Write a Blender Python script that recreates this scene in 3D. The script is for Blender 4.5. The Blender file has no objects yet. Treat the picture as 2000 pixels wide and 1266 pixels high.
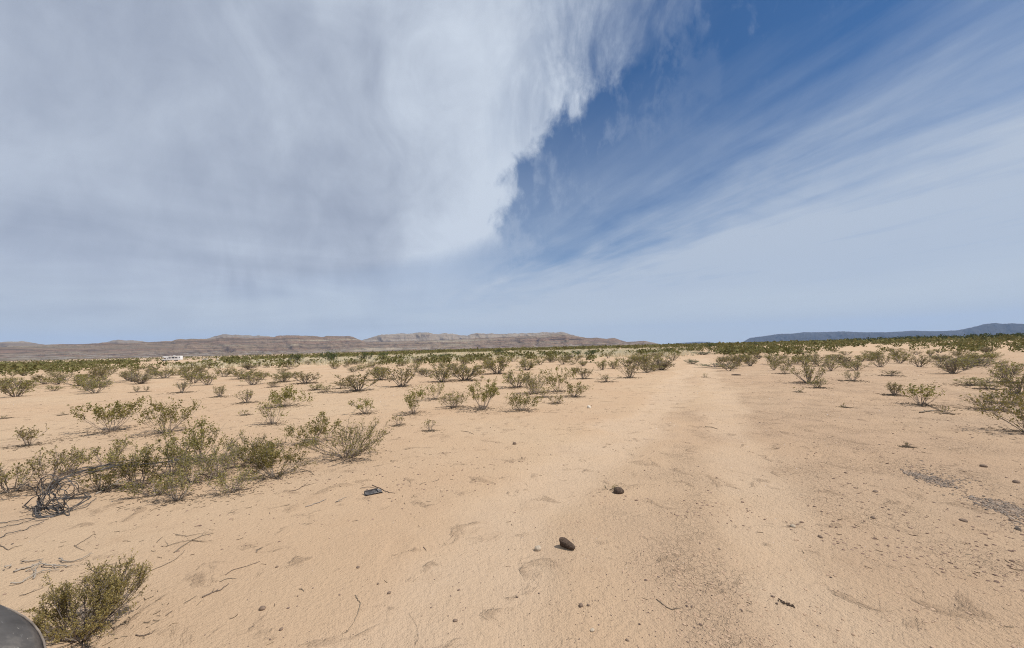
import bpy, math, random
import numpy as np
from mathutils import Matrix, Vector, Euler

# ---------------------------------------------------------------- camera
SC = bpy.context.scene
COL = SC.collection
R = math.radians
EYE = 1.60
PITCH, ROLL, FPX = R(3.49), R(1.375), 770.0          # focal length in pixels of the 2000 px wide photograph
cam_data = bpy.data.cameras.new('camera')
cam_data.sensor_width = 36.0
cam_data.lens = 36.0 * FPX / 2000.0
cam_data.clip_start = 0.05
cam_data.clip_end = 120000.0
cam = bpy.data.objects.new('camera', cam_data)
COL.objects.link(cam)
cam.matrix_world = Matrix.Translation((0, 0, EYE)) @ Matrix.Rotation(R(90) + PITCH, 4, 'X') @ Matrix.Rotation(-ROLL, 4, 'Z')
SC.camera = cam
CAM_M = np.array((Matrix.Rotation(R(90) + PITCH, 3, 'X') @ Matrix.Rotation(-ROLL, 3, 'Z')))

# ---------------------------------------------------------------- render settings
SC.render.engine = 'CYCLES'
SC.view_settings.view_transform = 'Standard'
SC.view_settings.look = 'None'
SC.view_settings.exposure = 0.0
SC.view_settings.gamma = 1.0
SC.view_settings.use_curve_mapping = False
SC.cycles.use_denoising = True
SC.cycles.denoising_prefilter = 'NONE'
SC.cycles.filter_width = 1.05
SC.cycles.max_bounces = 5
SC.cycles.diffuse_bounces = 3
SC.cycles.volume_bounces = 0
SC.cycles.transparent_max_bounces = 6
SC.cycles.sample_clamp_indirect = 6.0

# ---------------------------------------------------------------- sun
SUN_EL, SUN_AZ = R(57), R(103)                       # azimuth clockwise from the view direction (+Y)
sun_dir = Vector((math.sin(SUN_AZ) * math.cos(SUN_EL), math.cos(SUN_AZ) * math.cos(SUN_EL), math.sin(SUN_EL)))
sl = bpy.data.lights.new('sun', 'SUN')
sl.energy = 4.7
sl.angle = R(0.53)
sl.color = (1.0, 0.955, 0.89)
sun = bpy.data.objects.new('sun', sl)
COL.objects.link(sun)
sun.rotation_euler = sun_dir.to_track_quat('Z', 'Y').to_euler()
sun.location = (0, 0, 50)


# ---------------------------------------------------------------- node helper
class N:
    def __init__(s, tree):
        s.t = tree
        tree.nodes.clear()

    def new(s, kind, **kw):
        n = s.t.nodes.new(kind)
        for k, v in kw.items():
            setattr(n, k, v)
        return n

    def put(s, sock, v):
        if v is None:
            return
        if hasattr(v, 'is_output'):
            s.t.links.new(v, sock)
        elif isinstance(v, (tuple, list)):
            sock.default_value = tuple(v) if len(v) == len(sock.default_value) else tuple(v) + (1.0,)
        else:
            sock.default_value = v

    def m(s, op, a, b=None, c=None, clamp=False):
        n = s.new('ShaderNodeMath', operation=op)
        n.use_clamp = clamp
        for i, v in enumerate((a, b, c)):
            s.put(n.inputs[i], v)
        return n.outputs[0]

    def sm(s, v, lo, hi, a=0.0, b=1.0):
        n = s.new('ShaderNodeMapRange', interpolation_type='SMOOTHSTEP')
        for i, q in enumerate((v, lo, hi, a, b)):
            s.put(n.inputs[i], q)
        return n.outputs[0]

    def mix(s, f, a, b, blend='MIX'):
        n = s.new('ShaderNodeMix', data_type='RGBA', blend_type=blend)
        s.put(n.inputs[0], f)
        s.put(n.inputs[6], a)
        s.put(n.inputs[7], b)
        return n.outputs[2]

    def noise(s, vec, scale, detail=4.0, rough=0.5, dist=0.0, out=0):
        n = s.new('ShaderNodeTexNoise')
        s.put(n.inputs['Vector'], vec)
        n.inputs['Scale'].default_value = scale
        n.inputs['Detail'].default_value = detail
        n.inputs['Roughness'].default_value = rough
        n.inputs['Distortion'].default_value = dist
        return n.outputs[out]

    def xyz(s, x, y, z=0.0):
        n = s.new('ShaderNodeCombineXYZ')
        for i, v in enumerate((x, y, z)):
            s.put(n.inputs[i], v)
        return n.outputs[0]

    def sep(s, v):
        n = s.new('ShaderNodeSeparateXYZ')
        s.put(n.inputs[0], v)
        return n.outputs

    def ramp(s, fac, stops, interp='LINEAR'):
        n = s.new('ShaderNodeValToRGB')
        n.color_ramp.interpolation = interp
        el = n.color_ramp.elements
        while len(el) < len(stops):
            el.new(0.5)
        for e, (p, c) in zip(el, stops):
            e.position = p
            e.color = (*c, 1)
        s.put(n.inputs[0], fac)
        return n.outputs[0]

    def attr(s, name):
        return s.new('ShaderNodeAttribute', attribute_name=name).outputs['Fac']

    def bump(s, height, strength, distance, normal=None):
        n = s.new('ShaderNodeBump')
        s.put(n.inputs['Strength'], strength)
        s.put(n.inputs['Distance'], distance)
        s.put(n.inputs['Height'], height)
        s.put(n.inputs['Normal'], normal)
        return n.outputs[0]


def srgb(r, g, b):
    return tuple(((c / 255 + 0.055) / 1.055) ** 2.4 if c > 10 else c / 255 / 12.92 for c in (r, g, b))


# ---------------------------------------------------------------- sky: Nishita air with a cloud deck and cirrus
world = bpy.data.worlds.new('World')
SC.world = world
world.use_nodes = True
w = N(world.node_tree)
SKY_STRENGTH = 0.1
K = 1.0 / SKY_STRENGTH
sky = w.new('ShaderNodeTexSky', sky_type='NISHITA')
sky.sun_disc = False
sky.sun_elevation = SUN_EL
sky.sun_rotation = SUN_AZ
sky.altitude = 1200
sky.air_density = 1.0
sky.dust_density = 0.6
sky.ozone_density = 2.0
d = w.new('ShaderNodeTexCoord').outputs['Generated']
dx, dy, dz = w.sep(d)
zc = w.m('MAXIMUM', dz, 0.035)
px = w.m('DIVIDE', dx, zc)                            # the flat cloud deck, in units of its own height
py = w.m('DIVIDE', dy, zc)
pvec = w.xyz(px, py)
# cloud bank: its edge as x(y) on the deck
fc = w.new('ShaderNodeFloatCurve')
pts = [(0.0, .47), (1.09, .47), (1.27, .43), (1.41, .40), (1.67, .31), (1.98, .13), (2.28, .0), (2.52, .06), (3.16, -.03),
       (4.23, -.06), (5.06, -.3), (9.2, -1.8), (10, -2.0)]
cv = fc.mapping.curves[0]
while len(cv.points) < len(pts):
    cv.points.new(0.5, 0.5)
for p, (a, b) in zip(cv.points, pts):
    p.location = (a / 10, (b + 2) / 3)
    p.handle_type = 'AUTO'
fc.mapping.update()
w.put(fc.inputs['Value'], w.m('DIVIDE', py, 10, clamp=True))
edge = w.m('SUBTRACT', w.m('MULTIPLY', fc.outputs[0], 3.0), 2.0)
# streak coordinates: q across, al along
q = w.m('ADD', w.m('MULTIPLY', px, 0.94), w.m('MULTIPLY', py, 0.34))
al = w.m('SUBTRACT', w.m('MULTIPLY', py, 0.94), w.m('MULTIPLY', px, 0.34))
dist = w.m('SUBTRACT', edge, px)
n_edge = w.m('SUBTRACT', w.noise(d, 7.0, 9, 0.62, 0.4), 0.5)
n_fall = w.m('SUBTRACT', w.noise(w.xyz(w.m('MULTIPLY', dx, 11.0), w.m('MULTIPLY', dy, 5.0), w.m('MULTIPLY', dz, 3.2)), 1.0, 7, 0.62, 0.5), 0.5)
wob = w.m('ADD', w.m('MULTIPLY', n_edge, 0.40), w.m('MULTIPLY', n_fall, 0.12))
dist_n = w.m('ADD', dist, w.m('MULTIPLY', wob, w.sm(py, 1.0, 3.5, 0.75, 1.5)))
soft = w.m('ADD', w.sm(py, 1.05, 1.55, 0.22, 0.05), w.sm(py, 3.2, 7.0, 0.0, 2.6))
n_fine = w.m('SUBTRACT', w.noise(w.xyz(w.m('MULTIPLY', dx, 20.0), w.m('MULTIPLY', dy, 14.0), w.m('MULTIPLY', dz, 11.0)), 1.0, 7, 0.62, 0.25), 0.5)
dist_n = w.m('ADD', dist_n, w.m('MULTIPLY', n_fine, w.sm(py, 1.0, 3.0, 0.42, 0.30)))
bank = w.sm(dist_n, w.m('MULTIPLY', soft, -1.0), w.m('MULTIPLY', soft, 2.6))
wisp = w.m('MULTIPLY', w.sm(dist_n, -0.75, 0.05, 0.0, 0.75), w.sm(w.m('ADD', n_fall, n_fine), -0.02, 0.22))
bank = w.m('MAXIMUM', bank, w.m('MULTIPLY', wisp, 0.34))
# thin hanging veil just inside the edge, the blue showing through
thin = w.m('MULTIPLY', w.m('MULTIPLY', w.sm(dist, 0.62, 0.02), w.sm(n_fall, -0.10, 0.14)), w.sm(py, 2.3, 1.3))
bank = w.m('MULTIPLY', bank, w.m('SUBTRACT', 1.0, w.m('MULTIPLY', thin, 0.60)))
# grey heart of the bank
core = Vector(CAM_M @ np.array([(250 - 1000) / FPX, -(255 - 633) / FPX, -1.0])).normalized()
n_big = w.m('SUBTRACT', w.noise(w.xyz(w.m('MULTIPLY', dx, 2.4), w.m('MULTIPLY', dy, 2.4), w.m('MULTIPLY', dz, 2.0)), 1.0, 6, 0.55, 0.5), 0.5)
n_mid = w.m('SUBTRACT', w.noise(w.xyz(w.m('MULTIPLY', dx, 6.0), w.m('MULTIPLY', dy, 6.0), w.m('MULTIPLY', dz, 4.2)), 1.0, 6, 0.55, 0.7), 0.5)
n_band = w.m('SUBTRACT', w.noise(w.xyz(w.m('MULTIPLY', dx, 2.0), w.m('MULTIPLY', dy, 2.0), w.m('MULTIPLY', dz, 14.0)), 1.0, 5, 0.5, 0.4), 0.5)
dp = w.new('ShaderNodeVectorMath', operation='DOT_PRODUCT')
w.put(dp.inputs[0], d)
dp.inputs[1].default_value = core
heart = w.sm(w.m('ADD', dp.outputs['Value'], w.m('ADD', w.m('MULTIPLY', n_big, 0.16), w.m('MULTIPLY', n_mid, 0.14))), 0.78, 0.98)
shade = w.m('ADD', w.m('MULTIPLY', heart, 0.60), w.m('MULTIPLY', n_big, 0.75))
n_mot = w.m('SUBTRACT', w.noise(w.xyz(w.m('MULTIPLY', dx, 13.0), w.m('MULTIPLY', dy, 13.0), w.m('MULTIPLY', dz, 8.0)), 1.0, 6, 0.6, 0.6), 0.5)
shade = w.m('ADD', shade, w.m('ADD', w.m('MULTIPLY', n_mid, 0.85), w.m('MULTIPLY', n_mot, 0.38)))
shade = w.m('ADD', shade, w.m('MULTIPLY', n_band, w.sm(dz, 0.45, 0.12, 0.0, 1.5)))
shade = w.m('ADD', shade, 0.03, clamp=True)
c_bright = tuple(v * K for v in srgb(204, 214, 228))
c_dark = tuple(v * K for v in srgb(150, 160, 180))
c_bank = w.mix(shade, c_bright, c_dark)
# cirrus on the clear side
n_str = w.m('SUBTRACT', w.noise(w.xyz(w.m('MULTIPLY', q, 2.6), w.m('MULTIPLY', al, 0.5)), 1.0, 5, 0.52, 0.5), 0.5)
n_pat = w.m('SUBTRACT', w.noise(w.xyz(w.m('MULTIPLY', px, 2.2), w.m('MULTIPLY', py, 1.3), 2.0), 1.0, 7, 0.6, 0.5), 0.5)
veil = w.sm(w.m('ADD', q, w.m('MULTIPLY', n_pat, 0.8)), 1.25, 3.8, 0.0, 0.97)
veil = w.m('ADD', w.m('MULTIPLY', veil, 0.86), w.sm(q, 1.2, 2.0, 0.0, 0.20))
veil = w.m('MAXIMUM', veil, w.sm(dz, 0.31, 0.13, 0.0, 0.92))
veil = w.m('MAXIMUM', veil, w.sm(dz, 0.62, 0.22, 0.0, 0.42))
n_st2 = w.m('SUBTRACT', w.noise(w.xyz(w.m('MULTIPLY', q, 7.5), w.m('MULTIPLY', al, 0.8), 5.0), 1.0, 5, 0.6, 0.4), 0.5)
sfade = w.sm(dz, 0.08, 0.20)
cir = w.m('ADD', veil, w.m('MULTIPLY', w.m('MULTIPLY', n_str, sfade), w.sm(q, 0.9, 1.9, 0.12, 0.80)))
cir = w.m('ADD', cir, w.m('MULTIPLY', w.m('MULTIPLY', n_st2, sfade), w.sm(q, 0.9, 1.9, 0.06, 0.26)))
cir = w.m('ADD', cir, w.m('MULTIPLY', n_pat, w.sm(q, 0.9, 1.6, 0.12, 0.42)), clamp=True)
c_cir = tuple(v * K for v in srgb(190, 201, 216))
air = w.mix(1.0, sky.outputs[0], (0.33, 0.63, 0.87), 'MULTIPLY')
c_sky = w.mix(w.m('MULTIPLY', cir, 0.92), air, c_cir)
c_all = w.mix(bank, c_sky, c_bank)
c_hor = tuple(v * K for v in srgb(208, 217, 223))
c_all = w.mix(w.sm(w.m('ADD', dz, w.m('MULTIPLY', n_band, 0.12)), 0.16, 0.03, 0.0, 0.75), c_all, c_hor)
bg = w.new('ShaderNodeBackground')
w.put(bg.inputs['Color'], c_all)
bg.inputs['Strength'].default_value = SKY_STRENGTH
w.t.links.new(bg.outputs[0], w.new('ShaderNodeOutputWorld').inputs['Surface'])


# ---------------------------------------------------------------- mesh helpers
def mesh_np(name, V, faces, mats=(), mat_idx=None, smooth=False, attrs=None):
    """V (n,3); faces: (m,k) array, or a list of such arrays (different k allowed)."""
    if not isinstance(faces, list):
        faces = [faces]
    faces = [np.asarray(f, dtype=np.int32) for f in faces if len(f)]
    me = bpy.data.meshes.new(name)
    V = np.asarray(V, dtype=np.float32)
    me.vertices.add(len(V))
    me.vertices.foreach_set('co', V.ravel())
    tot = sum(f.size for f in faces)
    npoly = sum(len(f) for f in faces)
    me.loops.add(tot)
    me.polygons.add(npoly)
    me.loops.foreach_set('vertex_index', np.concatenate([f.ravel() for f in faces]))
    cnt = np.concatenate([np.full(len(f), f.shape[1], dtype=np.int32) for f in faces])
    st = np.concatenate([[0], np.cumsum(cnt)[:-1]]).astype(np.int32)
    me.polygons.foreach_set('loop_start', st)
    me.polygons.foreach_set('loop_total', cnt)
    for m_ in mats:
        me.materials.append(m_)
    if mat_idx is not None:
        me.polygons.foreach_set('material_index', np.asarray(mat_idx, dtype=np.int32))
    me.polygons.foreach_set('use_smooth', np.full(npoly, smooth, dtype=bool))
    for k, v in (attrs or {}).items():
        a = me.attributes.new(k, 'FLOAT', 'POINT')
        a.data.foreach_set('value', np.asarray(v, dtype=np.float32))
    me.update()
    me.validate()
    return me


def link(name, me, parent=None, loc=None):
    o = bpy.data.objects.new(name, me)
    COL.objects.link(o)
    if loc is not None:
        o.location = loc
    if parent is not None:
        o.parent = parent
    return o


def tag(o, label, cat, group=None, kind=None):
    o['label'] = label
    o['category'] = cat
    if group:
        o['group'] = group
    if kind:
        o['kind'] = kind
    return o


def thing(name, label, cat, loc=(0, 0, 0), rz=0.0, group=None):
    o = bpy.data.objects.new(name, None)
    o.empty_display_size = 0.1
    COL.objects.link(o)
    o.location = loc
    o.rotation_euler = (0, 0, rz)
    return tag(o, label, cat, group)


def tubes(P, rad, sides=3):
    """P (n,k,3) polylines, rad (n,k) radii -> verts, quads, tip faces"""
    P = np.asarray(P, float)
    n, k, _ = P.shape
    T = np.gradient(P, axis=1)
    T /= np.linalg.norm(T, axis=2, keepdims=True) + 1e-9
    ref = np.where(np.abs(T[:, :1, 2:3]) > 0.85, np.array([1.0, 0, 0]), np.array([0, 0, 1.0]))
    ref = np.broadcast_to(ref, T.shape)
    A = np.cross(T, ref)
    A /= np.linalg.norm(A, axis=2, keepdims=True) + 1e-9
    B = np.cross(T, A)
    ang = np.arange(sides) * 2 * np.pi / sides
    ring = (A[:, :, None, :] * np.cos(ang)[None, None, :, None] + B[:, :, None, :] * np.sin(ang)[None, None, :, None])
    V = P[:, :, None, :] + ring * np.asarray(rad)[:, :, None, None]
    idx = np.arange(n * k * sides).reshape(n, k, sides)
    a = idx[:, :-1, :]
    b = np.roll(idx, -1, axis=2)[:, :-1, :]
    c = np.roll(idx, -1, axis=2)[:, 1:, :]
    e = idx[:, 1:, :]
    quads = np.stack([a, b, c, e], -1).reshape(-1, 4)
    caps = np.concatenate([idx[:, 0, ::-1].reshape(-1, sides), idx[:, -1, :].reshape(-1, sides)])
    return V.reshape(-1, 3), quads, caps


def tube_mesh(name, P, rad, mat, sides=3, smooth=True):
    V, qd, cp = tubes(P, rad, sides)
    return mesh_np(name, V, [qd, cp], [mat], smooth=smooth)


class Boxes:
    """several boxes and prisms in one mesh"""
    def __init__(s):
        s.v, s.f = [], []

    def hull(s, ring0, ring1):
        b = len(s.v)
        n = len(ring0)
        s.v += [tuple(p) for p in ring0] + [tuple(p) for p in ring1]
        s.f.append([b + i for i in range(n)][::-1])
        s.f.append([b + n + i for i in range(n)])
        for i in range(n):
            j = (i + 1) % n
            s.f.append([b + i, b + j, b + n + j, b + n + i])
        return s

    def box(s, x0, x1, y0, y1, z0, z1):
        return s.hull([(x0, y0, z0), (x1, y0, z0), (x1, y1, z0), (x0, y1, z0)], [(x0, y0, z1), (x1, y0, z1), (x1, y1, z1), (x0, y1, z1)])

    def prism_y(s, prof, y0, y1):                    # profile in x,z
        return s.hull([(x, y0, z) for x, z in prof], [(x, y1, z) for x, z in prof])

    def cyl_y(s, cx, cz, r, y0, y1, n=20):
        return s.prism_y([(cx + r * math.cos(2 * math.pi * i / n), cz + r * math.sin(2 * math.pi * i / n)) for i in range(n)], y0, y1)

    def build(s, name, mat, parent=None, bevel=0.0):
        me = bpy.data.meshes.new(name)
        me.from_pydata(s.v, [], s.f)
        me.materials.append(mat)
        o = link(name, me, parent)
        if bevel:
            b = o.modifiers.new('bevel', 'BEVEL')
            b.width = bevel
            b.segments = 2
        return o


# ---------------------------------------------------------------- value noise and terrain height
def _hash(i, j, s):
    h = (i.astype(np.int64) * 374761393 + j.astype(np.int64) * 668265263 + s * 1442695041) & 0xFFFFFFFF
    h = ((h ^ (h >> 13)) * 1274126177) & 0xFFFFFFFF
    h = (h ^ (h >> 16)) & 0xFFFFFFFF
    return h.astype(np.float64) / 4294967295.0


def vn(x, y, s=0):
    x = np.asarray(x, float)
    y = np.asarray(y, float)
    i, j = np.floor(x), np.floor(y)
    u, v = x - i, y - j
    u, v = u * u * (3 - 2 * u), v * v * (3 - 2 * v)
    i, j = i.astype(np.int64), j.astype(np.int64)
    a, b = _hash(i, j, s), _hash(i + 1, j, s)
    c, e = _hash(i, j + 1, s), _hash(i + 1, j + 1, s)
    return (a * (1 - u) + b * u) * (1 - v) + (c * (1 - u) + e * u) * v - 0.5


def fbm(x, y, s=0, oct=4, gain=0.5):
    t, a = 0, 1.0
    for k in range(oct):
        t = t + a * vn(x * 2 ** k + 17.3 * k, y * 2 ** k - 9.1 * k, s + k)
        a *= gain
    return t


def sstep(x, a, b):
    t = np.clip((np.asarray(x, float) - a) / (b - a), 0, 1)
    return t * t * (3 - 2 * t)


def ray(px_, py_):
    v = CAM_M @ np.array([(px_ - 1000) / FPX, -(py_ - 633) / FPX, -1.0])
    return v


def flat(px_, py_):
    v = ray(px_, py_)
    t = -EYE / v[2]
    return v[0] * t, v[1] * t


def poly_dist(x, y, line):
    """signed distance (positive on the right-hand side) to a polyline"""
    best = np.full(np.shape(x), 1e9)
    sgn = np.ones(np.shape(x))
    for (x0, y0), (x1, y1) in zip(line[:-1], line[1:]):
        ex, ey = x1 - x0, y1 - y0
        L = ex * ex + ey * ey
        t = np.clip(((x - x0) * ex + (y - y0) * ey) / L, 0, 1)
        qx, qy = x - x0 - t * ex, y - y0 - t * ey
        dd = np.hypot(qx, qy)
        s = np.where(ex * qy - ey * qx < 0, 1.0, -1.0)
        m_ = dd < best
        best = np.where(m_, dd, best)
        sgn = np.where(m_, s, sgn)
    return best * sgn


TRACK_A = [(-0.75, -3), (-0.55, 1.2)] + [flat(*p) for p in ((860, 1180), (930, 1050), (1060, 950), (1190, 870), (1290, 790), (1335, 735), (1362, 712), (1372, 700))]
TRACK_B = [(1.5, -3), (1.45, 1.0)] + [flat(*p) for p in ((1500, 1050), (1470, 920), (1430, 830), (1400, 760), (1385, 722), (1380, 702))]


def masks(x, y):
    x = np.asarray(x, float)
    y = np.asarray(y, float)
    r = np.hypot(x, y)
    wob = fbm(x * 0.7, y * 0.7, 31, 4)
    da = poly_dist(x, y, TRACK_A) + wob * 0.7
    db = poly_dist(x, y, TRACK_B) + wob * 0.5
    ta = 1 - sstep(np.abs(da), 0.25, 0.75)
    tb = 1 - sstep(np.abs(db), 0.15, 0.6)
    track = np.maximum(ta, tb * 0.8) * (1 - sstep(r, 60, 110))
    crust = sstep(da + wob * 1.2, 0.3, 1.6) * (1 - tb * 0.7)
    crust = crust * (0.62 + 0.45 * np.clip(fbm(x * 0.35, y * 0.35, 77, 4) + 0.35, 0, 1)) * (1 - sstep(r, 40, 90))
    ang = np.degrees(np.arctan2(x, y))
    grass = sstep(r, 52, 68) * (1 - sstep(r, 150, 210)) * sstep(ang, -42, -34) * (1 - sstep(ang, 18, 26))
    grass = grass * np.clip(0.75 + 1.5 * fbm(x * 0.06, y * 0.06, 41, 3), 0, 1)
    return track, np.clip(crust, 0, 1), grass


def H(x, y, fine=True):
    x = np.asarray(x, float)
    y = np.asarray(y, float)
    r = np.hypot(x, y)
    ang = np.degrees(np.arctan2(x, y))
    near = 1 - sstep(r, 30, 120)
    z = 0.05 * fbm(x / 4.0, y / 4.0, 1, 3) * (0.4 + 0.6 * sstep(r, 3, 14)) * near
    z = z + sstep(r, 12, 45) * (1 - sstep(r, 150, 500)) * 0.26 * fbm(x / 16.0, y / 16.0, 5, 3)
    left = sstep(-ang, 6, 38) * (1 - sstep(-ang, 90, 140))
    z = z - 0.0062 * np.clip(r - 70, 0, 430) * left
    tr, cr, _ = masks(x, y)
    z = z - 0.025 * tr * near
    if fine:
        fr = 1 - sstep(r, 9, 26)
        z = z + fr * (0.015 * fbm(x / 0.55, y / 0.55, 9, 3) * (0.55 + 0.6 * cr)
                      + 0.007 * fbm(x / 0.13, y / 0.13, 12, 2) * (0.45 + 1.0 * cr) * (1 - 0.5 * tr))
        dim = vn(x / 0.33 + 5, y / 0.33, 55)
        z = z - fr * 0.009 * sstep(dim, 0.28, 0.46)
    return z


def hit(px_, py_):
    """where the line of sight through a point of the photograph meets the terrain"""
    v = ray(px_, py_)
    t = EYE / max(-v[2], 1e-4)
    for _ in range(12):
        zz = float(H(np.array(v[0] * t), np.array(v[1] * t)))
        t = (EYE - zz) / max(-v[2], 1e-4)
    return np.array([v[0] * t, v[1] * t, float(H(np.array(v[0] * t), np.array(v[1] * t)))])


def on_ray(px_, py_, depth):
    v = ray(px_, py_)
    t = depth / v[1]
    return np.array([v[0] * t, v[1] * t, EYE + v[2] * t])


def gz(x, y):
    return float(H(np.array(x), np.array(y)))


# ---------------------------------------------------------------- materials
def new_mat(name):
    m_ = bpy.data.materials.new(name)
    m_.use_nodes = True
    return m_, N(m_.node_tree)


def finish(n, shader):
    n.t.links.new(shader, n.new('ShaderNodeOutputMaterial').inputs['Surface'])


def principled(n, col, rough=0.9, normal=None, spec=0.2, metal=0.0):
    b = n.new('ShaderNodeBsdfPrincipled')
    n.put(b.inputs['Base Color'], col)
    n.put(b.inputs['Roughness'], rough)
    n.put(b.inputs['Specular IOR Level'], spec)
    n.put(b.inputs['Metallic'], metal)
    n.put(b.inputs['Normal'], normal)
    return b.outputs[0]


def simple(name, col, rough=0.85, var=0.25, scale=20.0, bump=0.0, spec=0.2, metal=0.0):
    m_, n = new_mat(name)
    c = n.new('ShaderNodeTexCoord').outputs['Object']
    f = n.noise(c, scale, 5, 0.6)
    dk = tuple(v * (1 - var) for v in col)
    lt = tuple(min(1, v * (1 + var)) for v in col)
    colr = n.ramp(f, [(0.3, dk), (0.7, lt)])
    nm = n.bump(f, bump, 0.01) if bump else None
    finish(n, principled(n, colr, rough, nm, spec, metal))
    return m_


def island_mat(name, cols, rough=0.85, transl=0.0, spec=0.15):
    """each loose piece takes its own tone out of a ramp"""
    m_, n = new_mat(name)
    rnd = n.new('ShaderNodeNewGeometry').outputs['Random Per Island']
    col = n.ramp(rnd, [(i / max(1, len(cols) - 1), c) for i, c in enumerate(cols)])
    oi = n.new('ShaderNodeObjectInfo').outputs['Random']
    hs = n.new('ShaderNodeHueSaturation')
    n.put(hs.inputs['Hue'], n.m('ADD', 0.488, n.m('MULTIPLY', oi, 0.024)))
    n.put(hs.inputs['Value'], n.m('ADD', 0.85, n.m('MULTIPLY', oi, 0.3)))
    n.put(hs.inputs['Color'], col)
    sh = principled(n, hs.outputs[0], rough, None, spec)
    if transl:
        tr = n.new('ShaderNodeBsdfTranslucent')
        n.put(tr.inputs['Color'], hs.outputs[0])
        mx = n.new('ShaderNodeMixShader')
        mx.inputs[0].default_value = transl
        n.t.links.new(sh, mx.inputs[1])
        n.t.links.new(tr.outputs[0], mx.inputs[2])
        sh = mx.outputs[0]
    finish(n, sh)
    return m_


def sand_material():
    m_, n = new_mat('desert_sand')
    pos = n.new('ShaderNodeNewGeometry').outputs['Position']
    trk, crs, grs = n.attr('track'), n.attr('crust'), n.attr('grass')
    big = n.noise(pos, 0.22, 5, 0.55)
    med = n.noise(pos, 1.9, 5, 0.6)
    fin = n.noise(pos, 26.0, 5, 0.65)
    grain = n.noise(pos, 140.0, 3, 0.7)
    c = n.mix(n.sm(big, 0.35, 0.66), (0.480, 0.330, 0.210), (0.505, 0.365, 0.238))
    c = n.mix(n.m('MULTIPLY', crs, 0.6), c, (0.440, 0.306, 0.205))
    c = n.mix(n.m('MULTIPLY', trk, 0.75), c, (0.525, 0.385, 0.262))
    c = n.mix(n.m('MULTIPLY', n.sm(med, 0.55, 0.75), 0.30), c, (0.36, 0.235, 0.145))
    c = n.mix(n.m('MULTIPLY', n.sm(fin, 0.54, 0.72), n.m('ADD', 0.20, n.m('MULTIPLY', crs, 0.10))), c, (0.30, 0.195, 0.125))
    c = n.mix(n.m('MULTIPLY', n.sm(grain, 0.66, 0.76), 0.30), c, (0.23, 0.155, 0.11))
    c = n.mix(n.m('MULTIPLY', grs, 0.75), c, (0.60, 0.50, 0.31))
    dist_p = n.sm(n.noise(pos, 2.7, 5, 0.6, 0.8), 0.57, 0.68)                # scuffed patches
    c = n.mix(n.m('MULTIPLY', dist_p, n.sm(grain, 0.35, 0.6, 0.12, 0.5)), c, (0.335, 0.225, 0.145))
    mottle = n.noise(pos, 0.75, 6, 0.65)
    c = n.mix(n.sm(mottle, 0.40, 0.68, 0.0, 0.32), c, (0.50, 0.345, 0.215))
    c = n.mix(n.sm(n.noise(pos, 0.45, 5, 0.6), 0.52, 0.70, 0.0, 0.30), c, (0.385, 0.262, 0.178))
    # drying cracks and flakes of the crusted flat, ripples elsewhere
    vo = n.new('ShaderNodeTexVoronoi', feature='DISTANCE_TO_EDGE')
    wv = n.new('ShaderNodeVectorMath', operation='ADD')
    n.put(wv.inputs[0], pos)
    nz = n.new('ShaderNodeVectorMath', operation='SCALE')
    n.put(nz.inputs[0], n.noise(pos, 9.0, 4, 0.6, out=1))
    nz.inputs['Scale'].default_value = 0.16
    n.t.links.new(nz.outputs[0], wv.inputs[1])
    n.put(vo.inputs['Vector'], wv.outputs[0])
    vo.inputs['Scale'].default_value = 14.0
    crack = n.sm(vo.outputs['Distance'], 0.0, 0.085)
    patch = n.sm(n.noise(pos, 1.1, 4, 0.6), 0.42, 0.62)
    crack = n.m('SUBTRACT', 1.0, n.m('MULTIPLY', n.m('MULTIPLY', n.m('SUBTRACT', 1.0, crack), patch), n.m('ADD', 0.15, crs)))
    h = n.m('ADD', n.m('MULTIPLY', crack, 0.26), n.m('MULTIPLY', fin, n.m('ADD', 0.70, n.m('MULTIPLY', crs, 0.35))))
    h = n.m('ADD', h, n.m('MULTIPLY', n.noise(pos, 60.0, 4, 0.65), n.m('ADD', 0.28, n.m('MULTIPLY', crs, 0.20))))
    h = n.m('ADD', h, n.m('MULTIPLY', med, 0.9))
    h = n.m('ADD', h, n.m('MULTIPLY', n.m('MULTIPLY', fin, dist_p), 0.9))
    h = n.m('ADD', h, n.m('MULTIPLY', n.noise(pos, 105.0, 3, 0.7), 0.22))
    nm = n.bump(h, 1.0, 0.030)
    finish(n, principled(n, c, 0.95, nm, 0.05))
    return m_


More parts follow.
